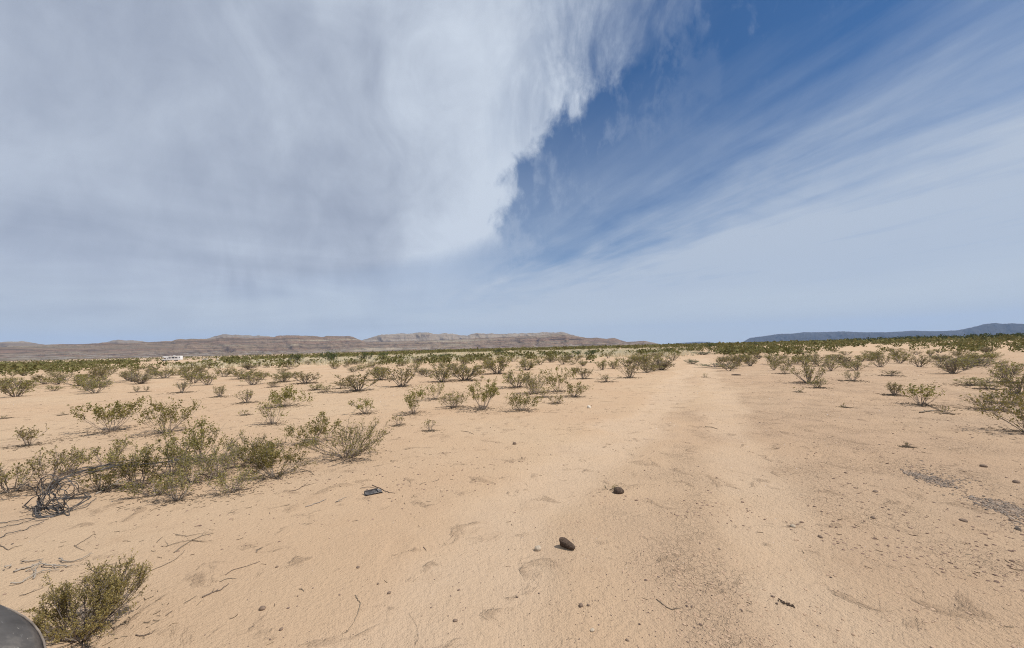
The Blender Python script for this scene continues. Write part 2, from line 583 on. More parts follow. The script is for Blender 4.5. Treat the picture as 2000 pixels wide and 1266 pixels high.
def rock_material(name, stops, zscale, tint, pale, scrub, base_z=None):
    """layered rock: beds follow the height, blotches of scree and scrub lie over them"""
    m_, n = new_mat(name)
    geo = n.new('ShaderNodeNewGeometry')
    pos = geo.outputs['Position']
    x, y, z = n.sep(pos)
    wob = n.m('SUBTRACT', n.noise(pos, tint, 5, 0.6), 0.5)
    zz = n.m('ADD', z, n.m('MULTIPLY', wob, zscale * 0.32))
    lay = n.noise(n.xyz(n.m('MULTIPLY', x, tint * 0.2), n.m('MULTIPLY', y, tint * 0.2), n.m('DIVIDE', zz, zscale * 0.42)), 1.0, 4, 0.62)
    col = n.ramp(lay, stops)
    blot = n.noise(n.xyz(n.m('MULTIPLY', x, 1.0), n.m('MULTIPLY', y, 1.0), n.m('MULTIPLY', z, 3.5)), tint * 2.2, 6, 0.65)
    col = n.mix(n.sm(blot, 0.52, 0.66, 0.0, 0.38), col, pale)
    slope = n.sep(geo.outputs['Normal'])[2]
    col = n.mix(n.sm(slope, 0.82, 0.55, 0.0, 0.75), col, tuple(v * 0.75 for v in stops[0][1]))       # bare caprock on steep faces
    scr = n.noise(pos, tint * 12, 5, 0.72)
    col = n.mix(n.sm(scr, 0.52, 0.64, 0.0, 0.5), col, scrub)
    wash = n.noise(n.xyz(n.m('MULTIPLY', x, 1.0), n.m('MULTIPLY', y, 1.0), n.m('MULTIPLY', z, 14.0)), tint * 3, 4, 0.6)
    if base_z is not None:
        col = n.mix(n.m('MULTIPLY', n.sm(wash, 0.52, 0.60), n.sm(z, base_z * 1.6, base_z * 0.3, 0.0, 0.8)), col, (0.40, 0.34, 0.27))
    col = n.mix(n.sm(wash, 0.67, 0.72, 0.0, 0.5), col, (0.36, 0.31, 0.26))
    nm = n.bump(n.noise(pos, tint * 8, 7, 0.7), 1.0, zscale * 0.55)
    finish(n, principled(n, col, 0.95, nm, 0.1))
    return m_


M_SAND = sand_material()
M_LEAF = [island_mat('creosote_leaf', [(0.130, 0.124, 0.026), (0.225, 0.196, 0.044), (0.290, 0.236, 0.060), (0.165, 0.150, 0.036), (0.380, 0.300, 0.095)], 0.45, 0.42, 0.4),
          island_mat('dusty_creosote_leaf', [(0.165, 0.148, 0.042), (0.270, 0.228, 0.070), (0.330, 0.268, 0.090), (0.205, 0.178, 0.056), (0.420, 0.335, 0.130)], 0.5, 0.42, 0.35),
          island_mat('mesquite_leaf', [(0.045, 0.072, 0.014), (0.070, 0.105, 0.022), (0.100, 0.125, 0.030)], 0.6, 0.25, 0.25),
          island_mat('forb_leaf', [(0.10, 0.14, 0.06), (0.14, 0.18, 0.09), (0.17, 0.19, 0.11)], 0.7, 0.2, 0.2)]
M_LEAF.append(island_mat('yellowing_creosote_leaf', [(0.20, 0.168, 0.046), (0.33, 0.272, 0.080), (0.42, 0.338, 0.110), (0.26, 0.218, 0.062), (0.50, 0.41, 0.16)], 0.5, 0.42, 0.35))
M_STEM = island_mat('creosote_bark', [(0.13, 0.104, 0.084), (0.24, 0.195, 0.158), (0.18, 0.148, 0.120), (0.33, 0.275, 0.225)], 0.9)
M_DEAD = island_mat('dead_wood', [(0.11, 0.078, 0.055), (0.17, 0.128, 0.095), (0.23, 0.18, 0.14)], 0.9)
M_BLEACH = island_mat('bleached_wood', [(0.22, 0.18, 0.15), (0.31, 0.26, 0.215), (0.16, 0.13, 0.11)], 0.9)
M_TWIG = island_mat('twig_litter', [(0.10, 0.068, 0.047), (0.16, 0.115, 0.08), (0.24, 0.18, 0.125)], 0.9)
M_GRASS = island_mat('dry_grass', [(0.68, 0.58, 0.38), (0.78, 0.69, 0.48), (0.84, 0.77, 0.58)], 0.8, 0.4)
M_PEB = island_mat('pebble_stone', [(0.10, 0.072, 0.055), (0.19, 0.135, 0.10), (0.27, 0.20, 0.145), (0.13, 0.10, 0.08)], 0.9)
M_CLOD = island_mat('crust_flake', [(0.43, 0.295, 0.195), (0.47, 0.33, 0.22), (0.38, 0.262, 0.175), (0.45, 0.31, 0.205)], 0.95)
M_SOIL = island_mat('dry_soil_clod', [(0.17, 0.115, 0.08), (0.26, 0.18, 0.125), (0.34, 0.24, 0.165)], 0.95)
M_GRAVEL = island_mat('grey_gravel', [(0.15, 0.122, 0.098), (0.24, 0.198, 0.158), (0.40, 0.30, 0.205), (0.20, 0.170, 0.140), (0.44, 0.33, 0.225), (0.27, 0.23, 0.188), (0.36, 0.265, 0.18), (0.13, 0.115, 0.10)], 0.95, 0.0, 0.05)
M_WOODS = island_mat('mesquite_woods_leaf', [(0.044, 0.054, 0.020), (0.064, 0.074, 0.026), (0.084, 0.088, 0.034)], 0.8, 0.1)
M_SCRUB = island_mat('far_scrub', [(0.105, 0.104, 0.036), (0.162, 0.150, 0.052), (0.215, 0.188, 0.074), (0.130, 0.124, 0.044)], 0.8, 0.22)


# ---------------------------------------------------------------- ground sheet
def build_ground():
    half = R(58)
    a_front = np.linspace(-half, half, 541)
    a_back = np.linspace(half, 2 * np.pi - half, 42)[1:-1]
    ang = np.concatenate([a_front, a_back])
    r1 = 0.55 * np.exp(np.arange(0, math.log(62 / 0.55), 0.0075))
    r2 = 62 * np.exp(np.arange(0.02, math.log(18000 / 62), 0.05))
    rr = np.concatenate([r1, r2])
    A, RR = np.meshgrid(ang, rr)
    X, Y = RR * np.sin(A), RR * np.cos(A)
    Z = H(X, Y)
    tr, cr, gr = masks(X, Y)
    nr, na = A.shape
    idx = np.arange(nr * na).reshape(nr, na)
    nxt = np.roll(idx, -1, axis=1)
    quads = np.stack([idx[:-1], idx[1:], nxt[1:], nxt[:-1]], -1).reshape(-1, 4)
    V = np.concatenate([np.stack([X, Y, Z], -1).reshape(-1, 3), [[0, 0, gz(0, 0)]]])
    c = len(V) - 1
    tris = np.stack([idx[0], nxt[0], np.full(na, c)], -1)
    f = lambda m_: np.concatenate([m_.ravel(), [0]])
    me = mesh_np('desert_ground', V, [quads, tris], [M_SAND], smooth=True, attrs={'track': f(tr), 'crust': f(cr), 'grass': f(gr)})
    o = link('desert_ground', me)
    return tag(o, 'flat sandy desert ground with faint wheel tracks and cracked crust', 'ground', kind='structure')


build_ground()


# ---------------------------------------------------------------- distant hills
def build_range(name, label, prof, r0, r1, r2, mat, mesa_until, seed, base=-5.0, gully=0.26, na=900):
    az, te = [], []
    for x, y in prof:
        v = ray(x, y)
        az.append(math.atan2(v[0], v[1]))
        te.append(v[2] / math.hypot(v[0], v[1]))
    az, te = np.array(az), np.array(te)
    A = np.linspace(az[0], az[-1], na)
    crest = np.interp(A, az, te) * r1 + EYE
    s1 = np.linspace(0, 1, 56)
    s2 = np.linspace(1.04, 2, 12)
    S = np.concatenate([s1, s2])
    mesa = np.interp(s1, [0, .25, .42, .46, .50, .70, .80, .84, .90, .93, 1], [0, .09, .24, .35, .37, .60, .72, .77, .97, 1.0, 1.0])
    hill = np.interp(s1, [0, .2, .38, .44, .6, .8, .93, 1], [0, .10, .30, .40, .56, .83, .97, 1.0])
    mw = 1 - sstep(A, mesa_until - 0.06, mesa_until + 0.06)
    AA, SS = np.meshgrid(A, S)
    F = np.empty_like(AA)
    F[:len(s1)] = mesa[:, None] * mw[None] + hill[:, None] * (1 - mw[None])
    back = 1 - 0.55 * sstep(s2, 1, 2) * 1.0
    F[len(s1):] = back[:, None] * (0.35 + 0.65 * mw[None]) + (1 - mw[None]) * 0.65 * (1 - sstep(s2, 1, 1.8))[:, None]
    # edges run uneven in plan, so cliffs bend in and out
    wig = fbm(AA * r1 / 260.0, SS * 2.0, seed, 4)
    RR = np.where(SS <= 1, r0 + (r1 - r0) * SS, r1 + (r2 - r1) * (SS - 1))
    RR = RR * (1 + 0.05 * wig * np.sin(np.pi * np.clip(SS, 0, 1)))
    rid = np.abs(fbm(AA * r1 / 150.0 + SS * 1.3, SS * 1.6, seed + 9, 5)) * 2
    rid2 = fbm(AA * r1 / 60.0, SS * 7, seed + 21, 4)
    bell = np.sin(np.pi * np.clip(SS, 0, 1)) ** 0.8
    Z = base + (crest[None] - base) * np.clip(F + gully * (0.5 - rid) * bell + 0.05 * rid2 * bell, 0, None)
    cn = fbm(AA * r1 / 45.0, SS * 3, seed + 33, 3)
    Z = Z + (crest[None] - base) * 0.03 * cn * sstep(SS, 0.5, 1)
    X, Y = RR * np.sin(AA), RR * np.cos(AA)
    n0, n1 = AA.shape
    idx = np.arange(n0 * n1).reshape(n0, n1)
    quads = np.stack([idx[:-1, :-1], idx[:-1, 1:], idx[1:, 1:], idx[1:, :-1]], -1).reshape(-1, 4)
    me = mesh_np(name, np.stack([X, Y, Z], -1).reshape(-1, 3), quads, [mat], smooth=True)
    return tag(link(name, me), label, 'hills', kind='structure')


M_MESA = rock_material('mesa_rock', [(0.34, (0.070, 0.042, 0.030)), (0.42, (0.34, 0.215, 0.140)), (0.47, (0.13, 0.090, 0.060)), (0.53, (0.36, 0.245, 0.160)), (0.58, (0.20, 0.150, 0.098)), (0.66, (0.46, 0.365, 0.25))], 70.0, 0.004, (0.36, 0.285, 0.185), (0.130, 0.115, 0.062), 30.0)
M_TAN = rock_material('pale_hill_rock', [(0.36, (0.16, 0.110, 0.080)), (0.5, (0.29, 0.220, 0.155)), (0.64, (0.38, 0.30, 0.215))], 70.0, 0.003, (0.34, 0.275, 0.195), (0.15, 0.128, 0.080))
M_FAR = rock_material('far_mountain_rock', [(0.3, (0.030, 0.027, 0.027)), (0.5, (0.060, 0.052, 0.047)), (0.7, (0.09, 0.078, 0.066))], 260.0, 0.0012, (0.075, 0.066, 0.056), (0.035, 0.036, 0.028))

FRONT = [(-260, 686), (-120, 683), (0, 678), (60, 677), (95, 674), (125, 672), (160, 673), (185, 671.5), (250, 671), (300, 669), (335, 667.5), (345, 665), (370, 664), (420, 661.5),
         (460, 661), (500, 661.5), (535, 660), (541, 657.5), (570, 656.5), (600, 657.5), (620, 658), (680, 657.5), (689, 658.5), (697, 662), (705, 665), (716, 668),
         (760, 668), (800, 666), (860, 665), (900, 663), (940, 661), (1000, 658), (1040, 656), (1080, 653), (1095, 652), (1106, 653), (1118, 656), (1135, 658.5),
         (1148, 660.5), (1165, 659.5), (1185, 662), (1200, 660), (1212, 664.5), (1224, 668), (1245, 667), (1258, 666), (1275, 669), (1290, 672.5), (1305, 676), (1325, 680)]
BACK = [(-260, 672), (-100, 674), (-30, 670), (20, 668), (45, 667), (70, 671), (95, 675), (130, 679), (170, 676), (200, 669.5), (230, 664.5), (260, 665), (285, 668.5), (310, 673),
        (350, 672), (400, 662.5), (410, 660), (435, 653), (470, 655), (500, 656), (535, 658), (570, 661), (640, 668), (690, 670), (704, 665), (715, 663), (730, 657), (745, 654), (765, 653),
        (785, 651), (800, 652), (812, 650), (830, 649.8), (845, 652), (855, 653.5), (865, 651), (885, 652), (900, 655), (913, 656.5), (920, 653), (930, 651), (960, 652),
        (975, 653), (1000, 652), (1020, 651), (1050, 650.5), (1063, 649), (1080, 650), (1095, 648.5), (1105, 650), (1115, 653.5), (1135, 658), (1160, 664), (1200, 672), (1240, 680)]
FAR_R = [(1438, 671), (1450, 668.5), (1465, 660), (1490, 657), (1520, 652.5), (1545, 652), (1570, 649), (1600, 649), (1645, 647.5), (1680, 649), (1730, 649), (1755, 648), (1780, 646),
         (1800, 646.5), (1830, 647), (1860, 646), (1872, 645), (1900, 639.5), (1920, 634), (1945, 630.5), (1955, 632.5), (1975, 632), (2000, 633), (2060, 637), (2150, 642), (2300, 650)]
FAR_C = [(1280, 676), (1300, 674), (1325, 670), (1345, 669), (1365, 667.5), (1380, 668), (1395, 669.5), (1420, 670), (1460, 669), (1500, 670)]
build_range('mesa_range', 'long brown banded mesa escarpment behind the plain, ending in low rounded hills', FRONT, 2900, 4100, 5600, M_MESA, math.atan2(ray(705, 660)[0], ray(705, 660)[1]), 3)
build_range('pale_hills', 'pale tan hills rising behind the mesa escarpment', BACK, 4700, 6200, 8200, M_TAN, -1.5, 8)
build_range('blue_mountains', 'long blue hazy mountain range on the far horizon', FAR_R, 10300, 12300, 14500, M_FAR, -1.5, 14, base=-20, gully=0.22)
build_range('faint_hills', 'faint pale blue low hills on the far horizon between the two ranges', FAR_C, 15200, 16600, 17600, M_FAR, -1.5, 19, base=-20, na=300)


# ---------------------------------------------------------------- bushes
def leaves_np(rng, C, L, width=0.45, up=0.5):
    """one small folded-free diamond per centre C"""
    n = len(C)
    d_ = rng.normal(size=(n, 3))
    d_[:, 2] += up * 0.6
    d_ /= np.linalg.norm(d_, axis=1, keepdims=True)
    u = rng.normal(size=(n, 3))
    s = np.cross(d_, u)
    s /= np.linalg.norm(s, axis=1, keepdims=True) + 1e-9
    L = np.broadcast_to(L, (n,))[:, None] * rng.uniform(0.65, 1.35, (n, 1))
    V = np.stack([C, C + d_ * L * 0.5 + s * L * width * 0.5, C + d_ * L, C + d_ * L * 0.5 - s * L * width * 0.5], 1).reshape(-1, 3)
    return V, np.arange(n * 4).reshape(n, 4)


STYLE = {   # stems, side branches per stem, twigs per side branch, leaves, lowest leaf (part of height), dome (1 round .. 0 flat top), leaf material
    'leafy': (20, 4, 3, 1.0, 0.18, 0.55, 0),
    'dome': (38, 6, 4, 1.0, 0.03, 0.66, 4),
    'flat': (15, 5, 3, 1.0, 0.50, 0.10, 0),
    'vee': (16, 4, 3, 0.75, 0.22, 0.30, 0),
    'grey': (26, 6, 4, 0.62, 0.15, 0.55, 1),
    'sparse': (12, 5, 3, 0.42, 0.25, 0.35, 1),
    'seed': (7, 3, 3, 0.22, 0.15, 0.40, 1),
    'low': (14, 4, 3, 0.70, 0.10, 0.50, 0),
    'tree': (9, 7, 4, 1.3, 0.25, 0.60, 2),
    'forb': (30, 2, 1, 0.8, 0.05, 0.70, 3),
}


def bush_meshes(style, seed, h, wd, n_leaf, leaf, thick, lean=(0.0, 0.0)):
    rng = np.random.default_rng(seed)
    ns, nb, nt, lf, lo, dome, mi = STYLE[style]
    ns = max(4, int(ns * rng.uniform(0.85, 1.15)))
    az = (np.arange(ns) + rng.uniform(-.6, .6, ns)) * 2.399963
    u = np.sqrt(rng.uniform(0.08, 1, ns))
    rx = wd * 0.5 * u * 1.12
    lob = 1 + 0.28 * np.sin(az * 2 + rng.uniform(0, 6)) + 0.15 * np.sin(az * 3 + rng.uniform(0, 6))
    rx = rx * lob / 1.1
    zt = h * (1 - dome * 0.75 * u ** 2) * rng.uniform(0.68, 1.0, ns)
    E_ = np.stack([np.cos(az) * rx + lean[0] * wd * 0.35, np.sin(az) * rx + lean[1] * wd * 0.35, zt], 1)
    B = np.stack([np.cos(az), np.sin(az), np.zeros(ns)], 1) * (0.05 * wd * rng.uniform(.2, 1, (ns, 1)))
    B[:, 2] = -0.03 * h
    Cc = B * 0.45 + E_ * 0.55
    Cc[:, :2] += (E_ - B)[:, :2] * rng.uniform(-.12, .16, (ns, 1))
    Cc += rng.normal(size=(ns, 3)) * 0.045 * h
    Cc[:, 2] = np.maximum(Cc[:, 2] - 0.05 * h, 0.03 * h)

    def bez(i, t):
        t = t[:, None]
        return B[i] * (1 - t) ** 2 + Cc[i] * 2 * t * (1 - t) + E_[i] * t * t

    def tan(i, t):
        t = t[:, None]
        v = (Cc[i] - B[i]) * (1 - t) + (E_[i] - Cc[i]) * t
        return v / (np.linalg.norm(v, axis=1, keepdims=True) + 1e-9)

    K5 = 6
    tt = np.linspace(0, 1, K5)
    ii = np.repeat(np.arange(ns), K5)
    S = bez(ii, np.tile(tt, ns)).reshape(ns, K5, 3)
    S[:, 1:-1] += rng.normal(size=(ns, K5 - 2, 3)) * 0.018 * h
    Sr = thick * np.linspace(1, 0.35, K5)[None] * rng.uniform(.7, 1.3, (ns, 1))
    # side branches
    m_ = ns * nb
    bi = np.repeat(np.arange(ns), nb)
    bt = rng.uniform(0.25, 0.97, m_)
    b0 = bez(bi, bt)
    bd = tan(bi, bt) + rng.normal(size=(m_, 3)) * 0.55 + np.array([0, 0, 0.12])
    bd /= np.linalg.norm(bd, axis=1, keepdims=True)
    span = 0.5 * (h + wd * 0.5)
    bl = span * 0.42 * (1.15 - 0.75 * bt) * rng.uniform(.5, 1.25, m_)
    k4 = np.linspace(0, 1, 4)
    SB = b0[:, None] + bd[:, None] * bl[:, None, None] * k4[None, :, None]
    SB[:, :, 2] += (k4 ** 2)[None] * bl[:, None] * 0.18
    SB[:, 1:] += rng.normal(size=(m_, 3, 3)) * 0.03 * bl[:, None, None]
    SBr = thick * 0.55 * np.linspace(1, 0.4, 4)[None] * np.ones((m_, 1))
    # twigs
    q_ = m_ * nt
    ti = np.repeat(np.arange(m_), nt)
    tp = rng.uniform(0.3, 1.0, q_)
    kk = np.minimum((tp * 3).astype(int), 2)
    fr = (tp * 3 - kk)[:, None]
    t0 = SB[ti, kk] * (1 - fr) + SB[ti, kk + 1] * fr
    td = bd[ti] + rng.normal(size=(q_, 3)) * 0.6 + np.array([0, 0, 0.2])
    td /= np.linalg.norm(td, axis=1, keepdims=True)
    tl = span * 0.15 * rng.uniform(.5, 1.3, q_)
    k3 = np.linspace(0, 1, 3)
    TW = t0[:, None] + td[:, None] * tl[:, None, None] * k3[None, :, None]
    TWr = thick * 0.33 * np.linspace(1, 0.5, 3)[None] * np.ones((q_, 1))
    for P in (SB, TW):
        P[:, :, 2] = np.maximum(P[:, :, 2], 0.012 * h)
    V1, q1, c1 = tubes(S, Sr, 4)
    V2, q2, _ = tubes(SB, SBr, 3)
    V3, q3, _ = tubes(TW, TWr, 3)
    o2, o3 = len(V1), len(V1) + len(V2)
    stems = mesh_np('stems', np.concatenate([V1, V2, V3]), [np.concatenate([q1, q2 + o2, q3 + o3])], [M_STEM], smooth=True)
    # leaves: sprays along twigs, thinning to the inside
    n = int(n_leaf * lf)
    kind = rng.random(n)
    C = np.empty((n, 3))
    i3 = rng.integers(0, q_, n)
    f3 = rng.uniform(0.1, 1.12, n)[:, None]
    C3 = TW[i3, 0] * (1 - f3) + TW[i3, 2] * f3
    i2 = rng.integers(0, m_, n)
    f2 = rng.uniform(0.35, 1.05, n)[:, None]
    C2 = SB[i2, 0] * (1 - f2) + SB[i2, 3] * f2
    C = np.where((kind < 0.72)[:, None], C3, C2)
    C += rng.normal(size=(n, 3)) * leaf * 0.45
    keep = C[:, 2] > h * lo * rng.uniform(0.5, 1.15, n)
    C = C[keep]
    C[:, 2] = np.maximum(C[:, 2], 0.02 * h)
    LV, LF = leaves_np(rng, C, leaf)
    foliage = mesh_np('foliage', LV, LF, [M_LEAF[mi]])
    return stems, foliage


PROTO = {}


def proto(style, k):
    key = (style, k % 6)
    if key not in PROTO:
        PROTO[key] = bush_meshes(style, 900 + 31 * list(STYLE).index(style) + key[1], 1.0, 1.0, 900 if style != 'seed' else 420, 0.062 if style != 'seed' else 0.11, 0.012)
    return PROTO[key]


BUSH_COUNT = [0]


def put_bush(x, y, z, h, wd, style, label, name='creosote_bush', cat='bush', group='creosote bushes on the sand', unique=False, lean=(0, 0), rz=0.0, leaf=None, n_leaf=None):
    k = BUSH_COUNT[0]
    BUSH_COUNT[0] += 1
    t = thing(name, label, cat, (x, y, z), rz, group)
    if unique:
        dpt = math.hypot(x, y)
        lf = leaf or min(0.055, max(0.012, 0.0040 * dpt))
        nl = n_leaf or int(min(5200, 3.1 * wd * (h + 0.25 * wd) / lf ** 2))
        st, fo = bush_meshes(style, 100 + k, h, wd, nl, lf, 0.0028 + 0.003 * h, lean)
    else:
        st, fo = proto(style, k)
        t.scale = (wd, wd, h)
    link('stems', st, t)
    link('foliage', fo, t)
    return t


def bush_px(px_, py_, wpx, hpx, style, label, lean=(0, 0), name='creosote_bush', cat='bush', group='creosote bushes on the sand', grow=1.0, n_leaf=None, leaf=None):
    p = hit(px_, py_)
    mpp = p[1] / FPX                                   # metres per pixel at that depth
    cosa = p[1] / math.hypot(p[0], p[1])
    wd = wpx * mpp * (cosa ** 0.9) * grow * 1.22
    h = hpx * mpp * grow
    rnd = random.Random(int(px_ * 7 + py_ * 13))
    uniq = math.hypot(p[0], p[1]) < 15.5
    return put_bush(p[0], p[1], p[2], h, wd, style, label, name, cat, group, uniq, lean, 0 if lean != (0, 0) else rnd.uniform(0, 6.28), leaf, n_leaf)


